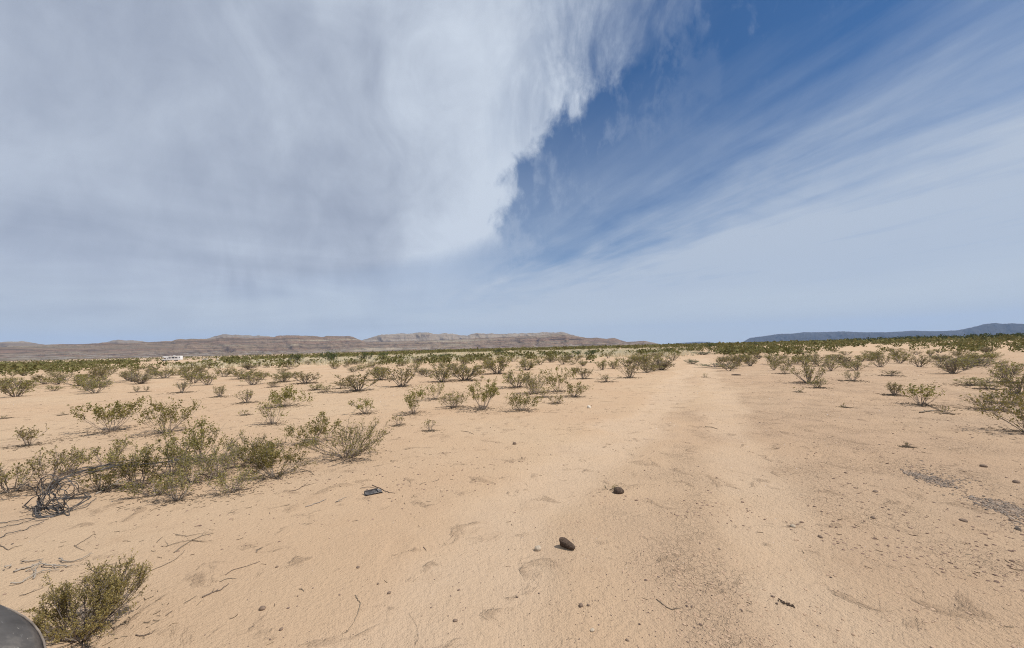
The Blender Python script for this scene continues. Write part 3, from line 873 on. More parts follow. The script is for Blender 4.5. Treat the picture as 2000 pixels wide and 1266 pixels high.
# px, py of the base; width, height in pixels; habit; what singles it out; lean (x, y)
B = [
    (160, 1246, 225, 146, 'dome', 'big fine-leaved bush beside the grey vehicle fender, nearest of all', (0.06, 0.1)),
    (677, 893, 130, 70, 'grey', 'round grey twiggy bush left of the dark metal scrap, bare sand around it', (0.2, 0)),
    (614, 864, 78, 58, 'leafy', 'dark green bush with one long branch slanting up, touching the round grey twiggy bush', (0.1, 0)),
    (538, 931, 112, 70, 'leafy', 'dense olive bush, the front end of the long thicket beside the cable tangle', (0, 0)),
    (488, 904, 105, 64, 'grey', 'grey green bush in the thicket just behind the dense olive front bush', (0, 0)),
    (533, 828, 50, 56, 'sparse', 'thin nearly leafless stems standing behind the thicket', (0, 0)),
    (391, 903, 108, 90, 'vee', 'tall open bush with dark forked stems in the middle of the thicket', (0.1, 0)),
    (450, 962, 98, 58, 'sparse', 'sprawling grey half bare bush lowest at the front of the thicket', (0, 0)),
    (347, 977, 82, 72, 'sparse', 'dry yellow green bush with dead twigs at its foot, right of the cables', (0, 0)),
    (334, 928, 95, 95, 'vee', 'yellow green upright bush behind the dry bush at the end of the cables', (0, 0)),
    (300, 968, 86, 46, 'low', 'low olive bush hugging the sand between the dark grey green bush and the dry bush', (0, 0)),
    (422, 934, 100, 72, 'grey', 'grey twiggy bush in the very middle of the thicket, before the dark forked stems', (0, 0)),
    (370, 942, 90, 74, 'sparse', 'see-through yellow bush between the yellow green upright bush and the thicket middle', (0, 0)),
    (512, 912, 80, 62, 'leafy', 'olive bush tucked behind the dense olive front bush', (0, 0)),
    (245, 925, 86, 56, 'sparse', 'airy bush behind the cable bundle where it enters the thicket', (0, 0)),
    (135, 925, 90, 58, 'sparse', 'pale yellow bush whose twigs show above the crest of the cable arch', (0, 0)),
    (271, 951, 92, 98, 'leafy', 'dark grey green bush that the cable bundle runs into', (0, 0)),
    (196, 957, 92, 56, 'low', 'dark stubby bush enclosed by the loop of cables', (0, 0)),
    (208, 915, 92, 66, 'sparse', 'thin yellow green bush rising behind the arched cable bundle', (0.1, 0)),
    (92, 955, 110, 92, 'sparse', 'pale sparse bush behind the cable tangle', (0.1, 0)),
    (22, 962, 110, 80, 'sparse', 'thin pale bush cut by the photo edge behind the cable ends', (0, 0)),
    (56, 870, 62, 44, 'sparse', 'small lopsided sprig with one leafy arm, alone on the sand behind the cables', (0.2, 0)),
    (215, 843, 140, 62, 'flat', 'flat-topped bush with bare grey lower stems and a full green crown', (-0.15, 0)),
    (322, 846, 108, 76, 'vee', 'ragged green bush beside the flat-topped bush, its crown leaning away from it', (0.15, 0)),
    (477, 811, 22, 12, 'seed', 'tiny leafy sprig behind the tall open bush of the thicket', (0, 0)),
    (122, 811, 8, 9, 'seed', 'tiny two-armed seedling alone on sand behind the flat-topped bush', (0, 0)),
    (4, 818, 16, 8, 'seed', 'dark leaf tip poking in at the photo edge', (0, 0)),
    (31, 775, 64, 38, 'leafy', 'dense dark green mound-shaped bush on the sand far left', (0, 0)),
    (186, 768, 62, 36, 'vee', 'spreading bush with slender trunk, behind the flat-topped bush', (-0.1, 0)),
    (103, 764, 34, 14, 'low', 'low flat bush between the dark mound-shaped bush and the spreading slender-trunked bush', (0, 0)),
    (114, 751, 38, 18, 'leafy', 'grey green bush on a hummock above the low flat bush', (0, 0)),
    (10, 757, 46, 26, 'leafy', 'dark bush cut by the photo edge behind the mound-shaped bush', (0, 0)),
    (190, 746, 36, 34, 'leafy', 'tall dark bush standing right behind the spreading slender-trunked bush', (0, 0)),
    (160, 738, 26, 10, 'low', 'flat dark patch of bush left of the tall dark bush', (0, 0)),
    (267, 766, 17, 14, 'sparse', 'left one of two thin sprigs below the hummock', (0, 0)),
    (285, 765, 12, 14, 'sparse', 'right one of two thin sprigs below the hummock', (0, 0)),
    (354, 767, 38, 27, 'sparse', 'thin see-through bush with reddish stems behind the ragged green bush', (0, 0)),
    (429, 775, 25, 24, 'vee', 'small dark fork-shaped bush alone on open sand', (0, 0)),
    (482, 787, 38, 30, 'sparse', 'wispy pale bush between two sand tongues, right of the small dark fork-shaped bush', (0, 0)),
    (405, 752, 46, 30, 'vee', 'broad V-shaped bush behind the small dark fork-shaped bush', (0, 0)),
    (372, 741, 38, 28, 'leafy', 'dark bush left of the broad V-shaped bush', (0, 0)),
    (322, 739, 46, 24, 'leafy', 'wide dark green bush on the sand below the motorhome', (0, 0)),
    (296, 733, 26, 20, 'grey', 'grey twiggy bush left of the wide dark bush below the motorhome', (0, 0)),
    (250, 744, 42, 22, 'vee', 'bush with twiggy tail at the hummock, left of the grey twiggy bush', (0, 0)),
    (261, 730, 26, 13, 'low', 'brownish low bush on top of the sand hummock', (0, 0)),
    (438, 736, 36, 22, 'leafy', 'green bush behind the broad V-shaped bush', (0, 0)),
    (557, 794, 76, 42, 'leafy', 'compact dark olive bush with a side branch, alone in front of the middle group', (0.1, 0)),
    (536, 756, 22, 16, 'low', 'small brownish bush left of the compact dark olive bush top', (0, 0)),
    (554, 746, 42, 22, 'leafy', 'leafy bush behind the compact dark olive bush', (0, 0)),
    (598, 749, 48, 24, 'vee', 'wide V-shaped bush right of the leafy bush behind the compact one', (0, 0)),
    (615, 762, 32, 14, 'low', 'low dark bush, left of a pair beneath the wide V-shaped bush', (0, 0)),
    (636, 766, 32, 16, 'sparse', 'half bare arching bush, right of a pair beneath the wide V-shaped bush', (0, 0)),
    (665, 759, 26, 16, 'sparse', 'faint leafless sprig left of the broad dense bush', (0, 0)),
    (699, 764, 60, 42, 'leafy', 'broad dense bush in the middle of the left-hand scrub', (0, 0)),
    (742, 742, 46, 30, 'leafy', 'dense bush touching the broad dense bush from behind', (0, 0)),
    (785, 755, 54, 44, 'vee', 'bristly V-shaped bush right of the broad dense bush', (0, 0)),
    (715, 808, 38, 36, 'vee', 'small upright vase-shaped bush on open sand below the broad dense bush', (0, 0)),
    (808, 808, 48, 48, 'vee', 'upright dark bush at the front of the middle row', (0, 0)),
    (779, 831, 32, 28, 'seed', 'small bush in front of the upright dark bush', (0, 0)),
    (840, 842, 28, 24, 'seed', 'lone fork-shaped seedling on the open sand', (0, 0)),
    (850, 780, 54, 32, 'sparse', 'open airy bush right behind the upright dark bush', (0, 0)),
    (887, 796, 46, 34, 'grey', 'grey green bush between the airy bush and the widest bush of the row', (0, 0)),
    (942, 800, 84, 58, 'vee', 'widest bush of the front row with pale stems fanning from one foot', (0, 0)),
    (1020, 802, 54, 40, 'leafy', 'low round dark bush at the open end of the front row', (0, 0)),
    (862, 746, 46, 40, 'leafy', 'yellow green bush, left of two behind the front row', (0, 0)),
    (906, 743, 58, 36, 'leafy', 'yellow green bush, right of two behind the front row', (0, 0)),
    (972, 730, 52, 36, 'leafy', 'bowl-shaped dark bush standing on the sand rise', (0, 0)),
    (812, 722, 24, 13, 'low', 'small round bush on the sand behind the bristly V-shaped bush', (0, 0)),
    (826, 733, 20, 15, 'grey', 'small grey bush below the small round bush', (0, 0)),
    (1008, 757, 50, 38, 'leafy', 'bright yellow green bush behind the low round dark bush', (0, 0)),
    (1045, 769, 46, 46, 'grey', 'tall grey brown bush right of the bright yellow green bush', (0, 0)),
    (1092, 765, 58, 52, 'vee', 'tall brownish V-shaped bush at the rear end of the front row', (0, 0)),
    (1066, 776, 34, 26, 'sparse', 'bare little bush with a dark stalk between the two tall brownish bushes', (0, 0)),
    (1085, 788, 32, 16, 'sparse', 'low bare sprig before the tall brownish V-shaped bush', (0, 0)),
    (1121, 775, 44, 30, 'vee', 'slanting bush at the outer end of the front row, leaning away', (0.35, 0)),
    (1140, 740, 30, 26, 'vee', 'small single-stalked bush behind the slanting bush', (0, 0)),
    (1185, 746, 30, 17, 'sparse', 'low airy bush alone right of the single-stalked bush', (0, 0)),
    (1230, 738, 34, 32, 'vee', 'dark tapering bush beside the track', (0, 0)),
    (1177, 723, 22, 24, 'leafy', 'narrow two-tiered bush behind the low airy bush', (0, 0)),
    (1199, 720, 28, 18, 'vee', 'dark flaring bush right of the narrow two-tiered bush', (0, 0)),
    (1258, 716, 40, 30, 'leafy', 'left half of the dark bush pair next to the track bend', (0, 0)),
    (1284, 714, 36, 26, 'leafy', 'right half of the dark bush pair next to the track bend', (0, 0)),
    (1241, 706, 18, 18, 'leafy', 'little bush peeking out left of the dark bush pair', (0, 0)),
    (1100, 712, 22, 14, 'vee', 'first of three small brown bushes in line on the sand rise', (0, 0)),
    (1117, 713, 18, 12, 'low', 'middle of three small brown bushes in line on the sand rise', (0, 0)),
    (1135, 709, 10, 10, 'seed', 'last and smallest of three small brown bushes in line on the sand rise', (0, 0)),
    (1055, 713, 26, 14, 'vee', 'brown bush on the sand rise behind the tall grey brown bush', (0, 0)),
    (1025, 716, 30, 18, 'leafy', 'brown green bush on the sand rise right of the bowl-shaped dark bush', (0, 0)),
    (1437, 711, 40, 22, 'leafy', 'dense green bush, left of a touching pair just right of the track', (0, 0)),
    (1465, 715, 32, 22, 'leafy', 'dense green bush, right of a touching pair just right of the track', (0, 0)),
    (1377, 737, 9, 10, 'seed', 'seedling on the hump between the wheel tracks', (0, 0)),
    (1509, 712, 26, 28, 'leafy', 'upright dark bush right of the touching pair', (0, 0)),
    (1556, 710, 32, 20, 'leafy', 'low dark bush right of the upright dark bush', (0, 0)),
    (1532, 730, 24, 22, 'sparse', 'nearly bare bush below the low dark bush', (0, 0)),
    (1580, 748, 50, 46, 'vee', 'tall dark fan-shaped bush alone on the sand, right of the track', (0, 0)),
    (1599, 758, 34, 24, 'low', 'small bush at the foot of the tall dark fan-shaped bush', (0, 0)),
    (1560, 766, 16, 11, 'seed', 'little dark sprig left of the tall fan-shaped bush', (0, 0)),
    (1622, 725, 36, 28, 'sparse', 'grey airy bush behind the tall fan-shaped bush', (0, 0)),
    (1655, 719, 24, 12, 'low', 'low curled dark bush behind the brownish bare bush', (0, 0)),
    (1665, 744, 36, 24, 'sparse', 'brownish bare round bush right of the tall fan-shaped bush', (0, 0)),
    (1718, 717, 36, 34, 'vee', 'tall slanting bush behind the low brown bush', (0.1, 0)),
    (1737, 734, 36, 14, 'sparse', 'low brown bush on open sand', (0, 0)),
    (1746, 772, 38, 30, 'leafy', 'small tufted bush left of the gnarled umbrella-shaped bush', (0, 0)),
    (1800, 791, 66, 40, 'flat', 'gnarled umbrella-shaped bush on a slanting bare trunk', (-0.05, 0)),
    (1848, 808, 24, 16, 'seed', 'leafy tuft at the end of the fallen branch', (0, 0)),
    (1757, 710, 34, 26, 'leafy', 'dark bush left of the spiky spreading bush', (0, 0)),
    (1796, 717, 46, 26, 'vee', 'spiky spreading bush behind the gnarled umbrella-shaped bush', (0, 0)),
    (1817, 695, 20, 14, 'leafy', 'small dense bush behind the spiky spreading bush', (0, 0)),
    (1840, 705, 34, 13, 'flat', 'flat-crowned bush right of the spiky spreading bush', (0, 0)),
    (1884, 722, 46, 26, 'vee', 'wide dark bush with thick stem behind the low drooping bush', (0, 0)),
    (1906, 702, 36, 14, 'leafy', 'dark bush on the sand behind the wide dark bush', (0, 0)),
    (1938, 702, 32, 18, 'leafy', 'dark bush right next to the one behind the wide dark bush', (0, 0)),
    (1966, 747, 62, 42, 'vee', 'large spreading bush at the right edge, second row', (0, 0)),
    (1990, 769, 50, 44, 'leafy', 'brownish bush cut by the right photo edge above the largest dark one', (0, 0)),
    (1902, 753, 64, 20, 'low', 'low drooping bush with branches lying along the sand', (0, 0)),
    (1932, 760, 46, 16, 'low', 'flat bush touching the low drooping bush', (0, 0)),
    (1938, 801, 96, 36, 'grey', 'grey twiggy bush left of the large dark bush at the right edge', (0, 0)),
    (1972, 788, 50, 38, 'leafy', 'dense green ball-shaped bush behind the grey twiggy bush', (0, 0)),
    (2008, 846, 118, 72, 'vee', 'large dark bush cut by the right edge, casting a long shadow', (-0.1, 0)),
    (1650, 796, 16, 8, 'seed', 'tiny dark seedling on the crusted flat before the brownish bare bush', (0, 0)),
    (1771, 873, 18, 11, 'seed', 'tiny dry sprig on the crusted flat above the gravel strip', (0, 0)),
]
random.seed(11)
for (bx, by, bw, bh, stl, lab, ln) in B:
    if by > 1200:
        bush_px(bx, by, bw, bh * 0.84, stl, lab, ln, n_leaf=17000, leaf=0.0105)
    else:
        bush_px(bx, by, bw, bh * (0.86 if by > 890 and bx < 600 else 0.95), stl, lab, ln)

HAND = [hit(b[0], b[1])[:2] for b in B]

# larger green shrubs standing on the grass line
T = [(577, 711, 30, 22, 'bright green mesquite shrub, first on the grass line, right of the motorhome'),
     (644, 709, 34, 24, 'tall bushy mesquite shrub with a grey lower half on the grass line'),
     (713, 707, 22, 22, 'narrow upright green mesquite shrub behind the broad dense bush'),
     (746, 700, 20, 14, 'round dark mesquite shrub at the foot of the hill gap'),
     (784, 705, 16, 14, 'small dark mesquite shrub on the grass line'),
     (862, 701, 40, 12, 'long low green mesquite shrub on the grass line'),
     (977, 694, 26, 12, 'bright green mesquite shrub above the bowl-shaped bush'),
     (1076, 697, 26, 12, 'dark green mesquite shrub left of the pair on the grass line'),
     (1127, 697, 20, 14, 'left of two round green mesquite shrubs side by side on the grass line'),
     (1154, 698, 24, 17, 'right of two round green mesquite shrubs side by side on the grass line'),
     (1386, 681, 18, 13, 'lone dark tree breaking the horizon near the faint blue hills'),
     (1478, 676, 10, 9, 'small dark tree on the horizon where the blue mountains begin')]
for (bx, by, bw, bh, lab) in T:
    bush_px(bx, by, bw, bh, 'tree', lab, (0, 0), 'mesquite_tree', 'tree', 'mesquite on the grass line')
# grey green forbs by the track bend
for (bx, by, bw, bh, lab) in [(1353, 711, 26, 12, 'round grey green forb on the hump beside the track bend'),
                              (1398, 717, 52, 9, 'flat spreading grey green forb right of the track bend'),
                              (1372, 693, 40, 8, 'patch of grey green forb behind the track bend')]:
    bush_px(bx, by, bw, bh, 'forb', lab, (0, 0), 'forb_clump', 'plant', 'forbs by the track bend')


# many more of the same kind, nothing to tell them apart
def density(x, y):
    r = math.hypot(x, y)
    a = math.degrees(math.atan2(x, y))
    if r < 24 or abs(a) > 54:
        return 0
    if -1.5 < a - 24.0 < 3.2 and r < 80:
        return 0                                        # the track stays clear
    if a < 20:
        dens = 0.55 if r > 30 else 0.25
    else:
        dens = 1.0 if r > 27 else 0.5
    if r > 58 and -36 < a < 18:
        dens *= 0.30
    return dens


rng0 = random.Random(5)
placed = list(HAND)
styles = ['leafy', 'leafy', 'vee', 'vee', 'low', 'grey', 'sparse']
cnt = 0
used_labels = set()
while cnt < 166:
    r = 24 * math.exp(rng0.random() * math.log(75 / 24.0))
    a = R(rng0.uniform(-53, 53))
    x, y = r * math.sin(a), r * math.cos(a)
    if rng0.random() > density(x, y):
        continue
    if any((x - u) ** 2 + (y - v) ** 2 < 1.3 ** 2 for u, v in placed):
        continue
    placed.append((x, y))
    s = rng0.uniform(0.55, 1.0)
    dg = math.degrees(a)
    where = next(t_ for lim, t_ in ((-46, 'at the far left end of the mesa'), (-38.5, 'under the motorhome'), (-30, 'between motorhome and first green mesquite'), (-20, 'below the first two green mesquites'),
                                    (-8, 'below the gap in the hills'), (4, 'above the middle bush row'), (14, 'below the pair of round mesquites'), (22.6, 'just left of the track bend'),
                                    (33, 'just right of the track bend'), (41, 'below the start of the blue peak'), (47, 'below the blue mountain peak'), (60, 'near the right edge')) if dg < lim)
    row = 'front' if r < 36 else ('second' if r < 52 else 'rear')
    for attempt in range(30):                            # neighbours differ in habit and size
        hh, ww, st_ = s * rng0.uniform(.55, .95), s * rng0.uniform(1.1, 2.2), rng0.choice(styles)
        look = {'leafy': 'dense leafy', 'vee': 'fan-shaped', 'low': 'low spreading', 'grey': 'grey twiggy', 'sparse': 'thin see-through'}[st_]
        size = 'broad' if ww > 1.15 else ('small' if ww < 0.8 else 'medium')
        lab_ = f'{size} {look} bush {where}, {row} row'
        if lab_ not in used_labels:
            break
        s = rng0.uniform(0.5, 1.0)
    used_labels.add(lab_)
    put_bush(x, y, gz(x, y), hh, ww, st_, lab_, group='creosote bushes scattered before the horizon scrub', rz=rng0.uniform(0, 6.28))
    cnt += 1


# ---------------------------------------------------------------- scrub plain (nobody could count it)
def scrub_field():
    rng = np.random.default_rng(77)
    cs, ls = [], []

    def add(n, rmin, rmax, leaves, hmin, hmax, amin=-56, amax=56, keep=None, power=1.0):
        r = rmin * np.exp(rng.random(n) ** power * math.log(rmax / rmin))
        a = np.radians(rng.uniform(amin, amax, n))
        x, y = r * np.sin(a), r * np.cos(a)
        if keep is not None:
            k_ = rng.random(n) < keep(x, y, r, np.degrees(a))
            x, y, r = x[k_], y[k_], r[k_]
        n = len(x)
        z = H(x, y, False)
        h = rng.uniform(hmin, hmax, n)
        wd = h * rng.uniform(0.7, 1.3, n)
        u = rng.normal(size=(n, leaves, 3))
        u /= np.linalg.norm(u, axis=2, keepdims=True)
        u *= rng.random((n, leaves, 1)) ** 0.4
        C = np.stack([x, y, z], 1)[:, None] + u * np.stack([wd, wd, h * 0.5], 1)[:, None] + np.stack([0 * h, 0 * h, h * 0.5], 1)[:, None]
        cs.append(C.reshape(-1, 3))
        ls.append(np.repeat(h * (2.4 / math.sqrt(leaves)), leaves))

    def k1(x, y, r, a):
        base = np.clip(0.50 + 2.2 * fbm(x * 0.03, y * 0.03, 61, 3), 0.03, 1)
        left = np.where(a < -34, sstep(r, 46, 85), np.where(a > 20, sstep(r, 38, 72) * 0.62, sstep(r, 112, 165) * 0.9 + 0.05 + 0.16 * sstep(r, 40, 46) * (1 - sstep(r, 60, 72))))
        lane = ((a > 22.5) & (a < 27.2) & (r < 85)) | ((a > -43.5) & (a < -37.5) & (r > 130))
        return base * left * np.where(lane, 0.0, 1.0)
    add(6400, 40, 200, 44, 0.42, 1.05, keep=k1)
    add(5500, 180, 900, 16, 0.9, 1.7, keep=lambda x, y, r, a: np.clip(0.62 + 1.8 * fbm(x * 0.012, y * 0.012, 62, 3), 0.06, 1) * np.where((a > -43.5) & (a < -36.5) & (r < 390), 0.0, 1.0), power=0.9)
    add(3800, 700, 3400, 9, 1.2, 2.6)
    C, L = np.concatenate(cs), np.concatenate(ls)
    V, F = leaves_np(rng, C, L, 0.75, 0.3)
    me = mesh_np('scrub_plain', V, F, [M_SCRUB])
    tag(link('scrub_plain', me), 'dense dark olive scrub covering the plain up to the foot of the hills', 'scrub', kind='stuff')


scrub_field()


def tree_line():
    """the dark green row of mesquite along the right horizon"""
    rng = np.random.default_rng(123)
    cs, ls = [], []
    n = 420
    a = np.radians(24 + 34 * rng.random(n) ** 0.62)
    r = rng.uniform(330, 470, n)
    x, y = r * np.sin(a), r * np.cos(a)
    z = H(x, y, False)
    h = rng.uniform(1.5, 3.1, n) * (0.55 + 0.6 * sstep(np.degrees(a), 28, 50))
    u = rng.normal(size=(n, 70, 3))
    u /= np.linalg.norm(u, axis=2, keepdims=True)
    u *= rng.random((n, 70, 1)) ** 0.4
    C = np.stack([x, y, z], 1)[:, None] + u * np.stack([h * .8, h * .8, h * .5], 1)[:, None] + np.stack([0 * h, 0 * h, h * .52], 1)[:, None]
    V, F = leaves_np(rng, C.reshape(-1, 3), np.repeat(h * 0.25, 70), 0.8, 0.3)
    me = mesh_np('mesquite_woods', V, F, [M_WOODS])
    tag(link('mesquite_woods', me), 'dark green band of mesquite woods along the horizon under the blue mountains', 'woods', kind='stuff')


tree_line()


def grass_field():
    rng = np.random.default_rng(9)
    n = 42000
    r = 52 * np.exp(rng.random(n) * math.log(180 / 52))
    a = np.radians(rng.uniform(-46, 27, n))
    x, y = r * np.sin(a), r * np.cos(a)
    _, _, g = masks(x, y)
    k_ = rng.random(n) < g
    x, y, r = x[k_], y[k_], r[k_]
    n = len(x)
    nb = 7
    C = np.stack([x, y, H(x, y, False)], 1)
    C = np.repeat(C, nb, axis=0)
    m_ = len(C)
    C[:, :2] += rng.normal(size=(m_, 2)) * 0.16
    h = rng.uniform(0.24, 0.58, m_)
    az = rng.uniform(0, 6.28, m_)
    wv = np.stack([np.cos(az), np.sin(az), 0 * az], 1) * (0.045 + 0.0003 * np.repeat(r, nb))[:, None]
    tip = C + np.stack([rng.normal(size=m_) * .1, rng.normal(size=m_) * .1, h], 1)
    V = np.stack([C - wv, C + wv, tip], 1).reshape(-1, 3)
    me = mesh_np('dry_grass', V, np.arange(m_ * 3).reshape(m_, 3), [M_GRASS])
    tag(link('dry_grass', me), 'strip of pale yellow dry grass before the horizon scrub', 'grass', kind='stuff')


grass_field()


# ---------------------------------------------------------------- loose ground cover
OCT_V = np.array([[1, 0, 0], [-1, 0, 0], [0, 1, 0], [0, -1, 0], [0, 0, 1], [0, 0, -1]], float)
OCT_F = np.array([[0, 2, 4], [2, 1, 4], [1, 3, 4], [3, 0, 4], [2, 0, 5], [1, 2, 5], [3, 1, 5], [0, 3, 5]])
_t = (1 + 5 ** 0.5) / 2
ICO_V = np.array([[-1, _t, 0], [1, _t, 0], [-1, -_t, 0], [1, -_t, 0], [0, -1, _t], [0, 1, _t], [0, -1, -_t], [0, 1, -_t], [_t, 0, -1], [_t, 0, 1], [-_t, 0, -1], [-_t, 0, 1]]) / math.sqrt(1 + _t * _t)
ICO_F = np.array([[0, 11, 5], [0, 5, 1], [0, 1, 7], [0, 7, 10], [0, 10, 11], [1, 5, 9], [5, 11, 4], [11, 10, 2], [10, 7, 6], [7, 1, 8], [3, 9, 4], [3, 4, 2], [3, 2, 6], [3, 6, 8], [3, 8, 9], [4, 9, 5], [2, 4, 11], [6, 2, 10], [8, 6, 7], [9, 8, 1]])


def stones_np(rng, C, size, base_v, base_f, flat_=(0.35, 0.8)):
    n = len(C)
    k_ = len(base_v)
    V = base_v[None] * rng.uniform(0.7, 1.25, (n, k_, 1))
    sc = np.stack([rng.uniform(.7, 1.3, n), rng.uniform(.7, 1.3, n), rng.uniform(*flat_, n)], 1) * np.asarray(size)[:, None]
    V = V * sc[:, None]
    a = rng.uniform(0, 6.28, n)
    ca, sa = np.cos(a)[:, None], np.sin(a)[:, None]
    V = np.stack([V[..., 0] * ca - V[..., 1] * sa, V[..., 0] * sa + V[..., 1] * ca, V[..., 2]], -1)
    V = V + C[:, None]
    F = (base_f[None] + (np.arange(n) * k_)[:, None, None]).reshape(-1, 3)
    return V.reshape(-1, 3), F


def scatter(rng, n, rmin, rmax, amin=-55, amax=55):
    r = np.sqrt(rng.uniform((1 / rmax) ** 0.8, (1 / rmin) ** 0.8, n) ** (-2 / 0.8))
    a = np.radians(rng.uniform(amin, amax, n))
    return r * np.sin(a), r * np.cos(a), r


def loose_cover():
    rng = np.random.default_rng(2)
    # pebbles and dark crumbs
    x, y, r = scatter(rng, 17000, 1.7, 40)
    tr, cr, _ = masks(x, y)
    cl = np.clip(0.28 + 1.2 * fbm(x * 0.8, y * 0.8, 21, 3), 0.02, 1)
    k_ = rng.random(len(x)) < (0.35 + 0.5 * cr) * cl * 1.3 * (1 - 0.6 * tr)
    x, y, r = x[k_], y[k_], r[k_]
    s = rng.uniform(0.0014, 0.0046, len(x)) * (0.7 + 0.14 * r) * np.where(rng.random(len(x)) < 0.06, 2.0, 1.0)
    s = np.minimum(s, 0.028)
    V, F = stones_np(rng, np.stack([x, y, H(x, y) + s * 0.15], 1), s, ICO_V, ICO_F)
    tag(link('pebbles', mesh_np('pebbles', V, F, [M_PEB])), 'small dark pebbles and crumbs strewn over the sand', 'pebbles', kind='stuff')
    # flakes of dried crust on the flat to the right of the track
    x, y, r = scatter(rng, 22000, 1.9, 32, -20, 56)
    tr, cr, _ = masks(x, y)
    cl = np.clip(0.24 + 0.7 * fbm(x * 0.55, y * 0.55, 25, 4), 0.05, 0.6)
    k_ = rng.random(len(x)) < cr * cl
    x, y, r = x[k_], y[k_], r[k_]
    s = rng.uniform(0.004, 0.013, len(x)) * (0.6 + 0.09 * r)
    C = np.stack([x, y, H(x, y) + s * 0.10], 1)
    V, F = stones_np(rng, C, s, ICO_V, ICO_F, (0.22, 0.5))
    tag(link('crust_flakes', mesh_np('crust_flakes', V, F, [M_CLOD])), 'curled flakes of dried mud crust on the flat beside the tracks', 'mud flakes', kind='stuff')
    # darker clods and dried leaf litter further out
    x, y, r = scatter(rng, 13000, 4, 50, -54, 54)
    tr, cr, _ = masks(x, y)
    cl = np.clip(0.2 + 1.5 * fbm(x * 0.4, y * 0.4, 27, 4), 0.02, 1)
    k_ = rng.random(len(x)) < (0.30 + 0.35 * cr) * cl * (1 - 0.7 * tr)
    x, y, r = x[k_], y[k_], r[k_]
    s = rng.uniform(0.006, 0.020, len(x)) * (0.5 + 0.05 * r)
    V, F = stones_np(rng, np.stack([x, y, H(x, y) + s * 0.1], 1), s, ICO_V, ICO_F, (0.25, 0.6))
    tag(link('soil_clods', mesh_np('soil_clods', V, F, [M_SOIL])), 'brown clods and clumped plant litter on the sand', 'clods', kind='stuff')
    # twig litter: everywhere a little, thick under the bushes
    x, y, r = scatter(rng, 2600, 1.8, 35)
    cl = np.clip(0.1 + 1.5 * fbm(x * 0.6, y * 0.6, 29, 3), 0.02, 1)
    k_ = rng.random(len(x)) < cl
    xs, ys = [x[k_]], [y[k_]]
    for b in B:
        p = hit(b[0], b[1])
        if math.hypot(p[0], p[1]) > 26:
            continue
        rad = b[2] * p[1] / FPX * 0.5
        m_ = int(110 + 330 * min(1.2, rad))
        rr = rad * np.abs(rng.normal(size=m_)) * 0.75
        aa = rng.uniform(0, 6.28, m_)
        xs.append(p[0] + rr * np.cos(aa))
        ys.append(p[1] + rr * np.sin(aa))
    x, y = np.concatenate(xs), np.concatenate(ys)
    r = np.hypot(x, y)
    n = len(x)
    L = rng.uniform(0.012, 0.06, n) * (0.6 + 0.06 * r)
    az = rng.uniform(0, 6.28, n)
    kk = np.linspace(-.5, .5, 4)
    bend = rng.normal(size=n) * 0.25
    X = x[:, None] + np.cos(az)[:, None] * kk * L[:, None] - np.sin(az)[:, None] * (kk ** 2) * (bend * L)[:, None]
    Y = y[:, None] + np.sin(az)[:, None] * kk * L[:, None] + np.cos(az)[:, None] * (kk ** 2) * (bend * L)[:, None]
    rad = (0.0012 + 0.00022 * r)
    Z = H(X, Y) + rad[:, None] * 0.8 + np.abs(kk)[None] * (L * rng.uniform(0, .25, n))[:, None]
    V, q_, c_ = tubes(np.stack([X, Y, Z], -1), np.repeat(rad[:, None], 4, 1), 3)
    tag(link('twig_litter', mesh_np('twig_litter', V, [q_, c_], [M_TWIG])), 'tiny dry twigs littering the sand and the feet of the bushes', 'twigs', kind='stuff')


loose_cover()


def gravel_strip():
    rng = np.random.default_rng(6)
    line = [flat(*p) for p in ((1765, 922), (1820, 938), (1880, 962), (1930, 985), (1985, 1000), (2060, 1035))]
    wid = [0.14, 0.32, 0.55, 0.68, 0.80, 0.95]
    n = 4200
    t = rng.random(n) ** 0.85 * (len(line) - 1)
    i = np.minimum(t.astype(int), len(line) - 2)
    f = t - i
    Lx, Ly, W = np.array([p[0] for p in line]), np.array([p[1] for p in line]), np.array(wid)
    x = Lx[i] * (1 - f) + Lx[i + 1] * f
    y = Ly[i] * (1 - f) + Ly[i + 1] * f
    wv = W[i] * (1 - f) + W[i + 1] * f
    off = rng.normal(size=n) * (0.28 + 1.1 * rng.random(n) ** 4) * wv
    x = x + off * 0.55
    y = y + off * 0.85
    k_ = rng.random(n) < np.clip(0.5 + 1.9 * fbm(x * 2.6, y * 2.6, 91, 3), 0.06, 1)
    x, y = x[k_], y[k_]
    n = len(x)
    s = rng.uniform(0.004, 0.0125, n) * np.where(rng.random(n) < 0.07, 1.8, 1.0)
    V, F = stones_np(rng, np.stack([x, y, H(x, y) + s * 0.12], 1), s, ICO_V, ICO_F, (0.4, 0.8))
    tag(link('gravel', mesh_np('gravel', V, F, [M_GRAVEL])), 'strip of spilled grey gravel on the crusted flat', 'gravel', kind='stuff')


gravel_strip()


# ---------------------------------------------------------------- sticks, stones, droppings
def smooth_path(P, k=14):
    P = np.asarray(P, float)
    t = np.linspace(0, len(P) - 1, k)
    i = np.clip(t.astype(int), 0, len(P) - 2)
    f = (t - i)[:, None]
    p0, p1, p2, p3 = P[np.maximum(i - 1, 0)], P[i], P[i + 1], P[np.minimum(i + 2, len(P) - 1)]
    return 0.5 * (2 * p1 + (p2 - p0) * f + (2 * p0 - 5 * p1 + 4 * p2 - p3) * f ** 2 + (3 * p1 - p0 - 3 * p2 + p3) * f ** 3)


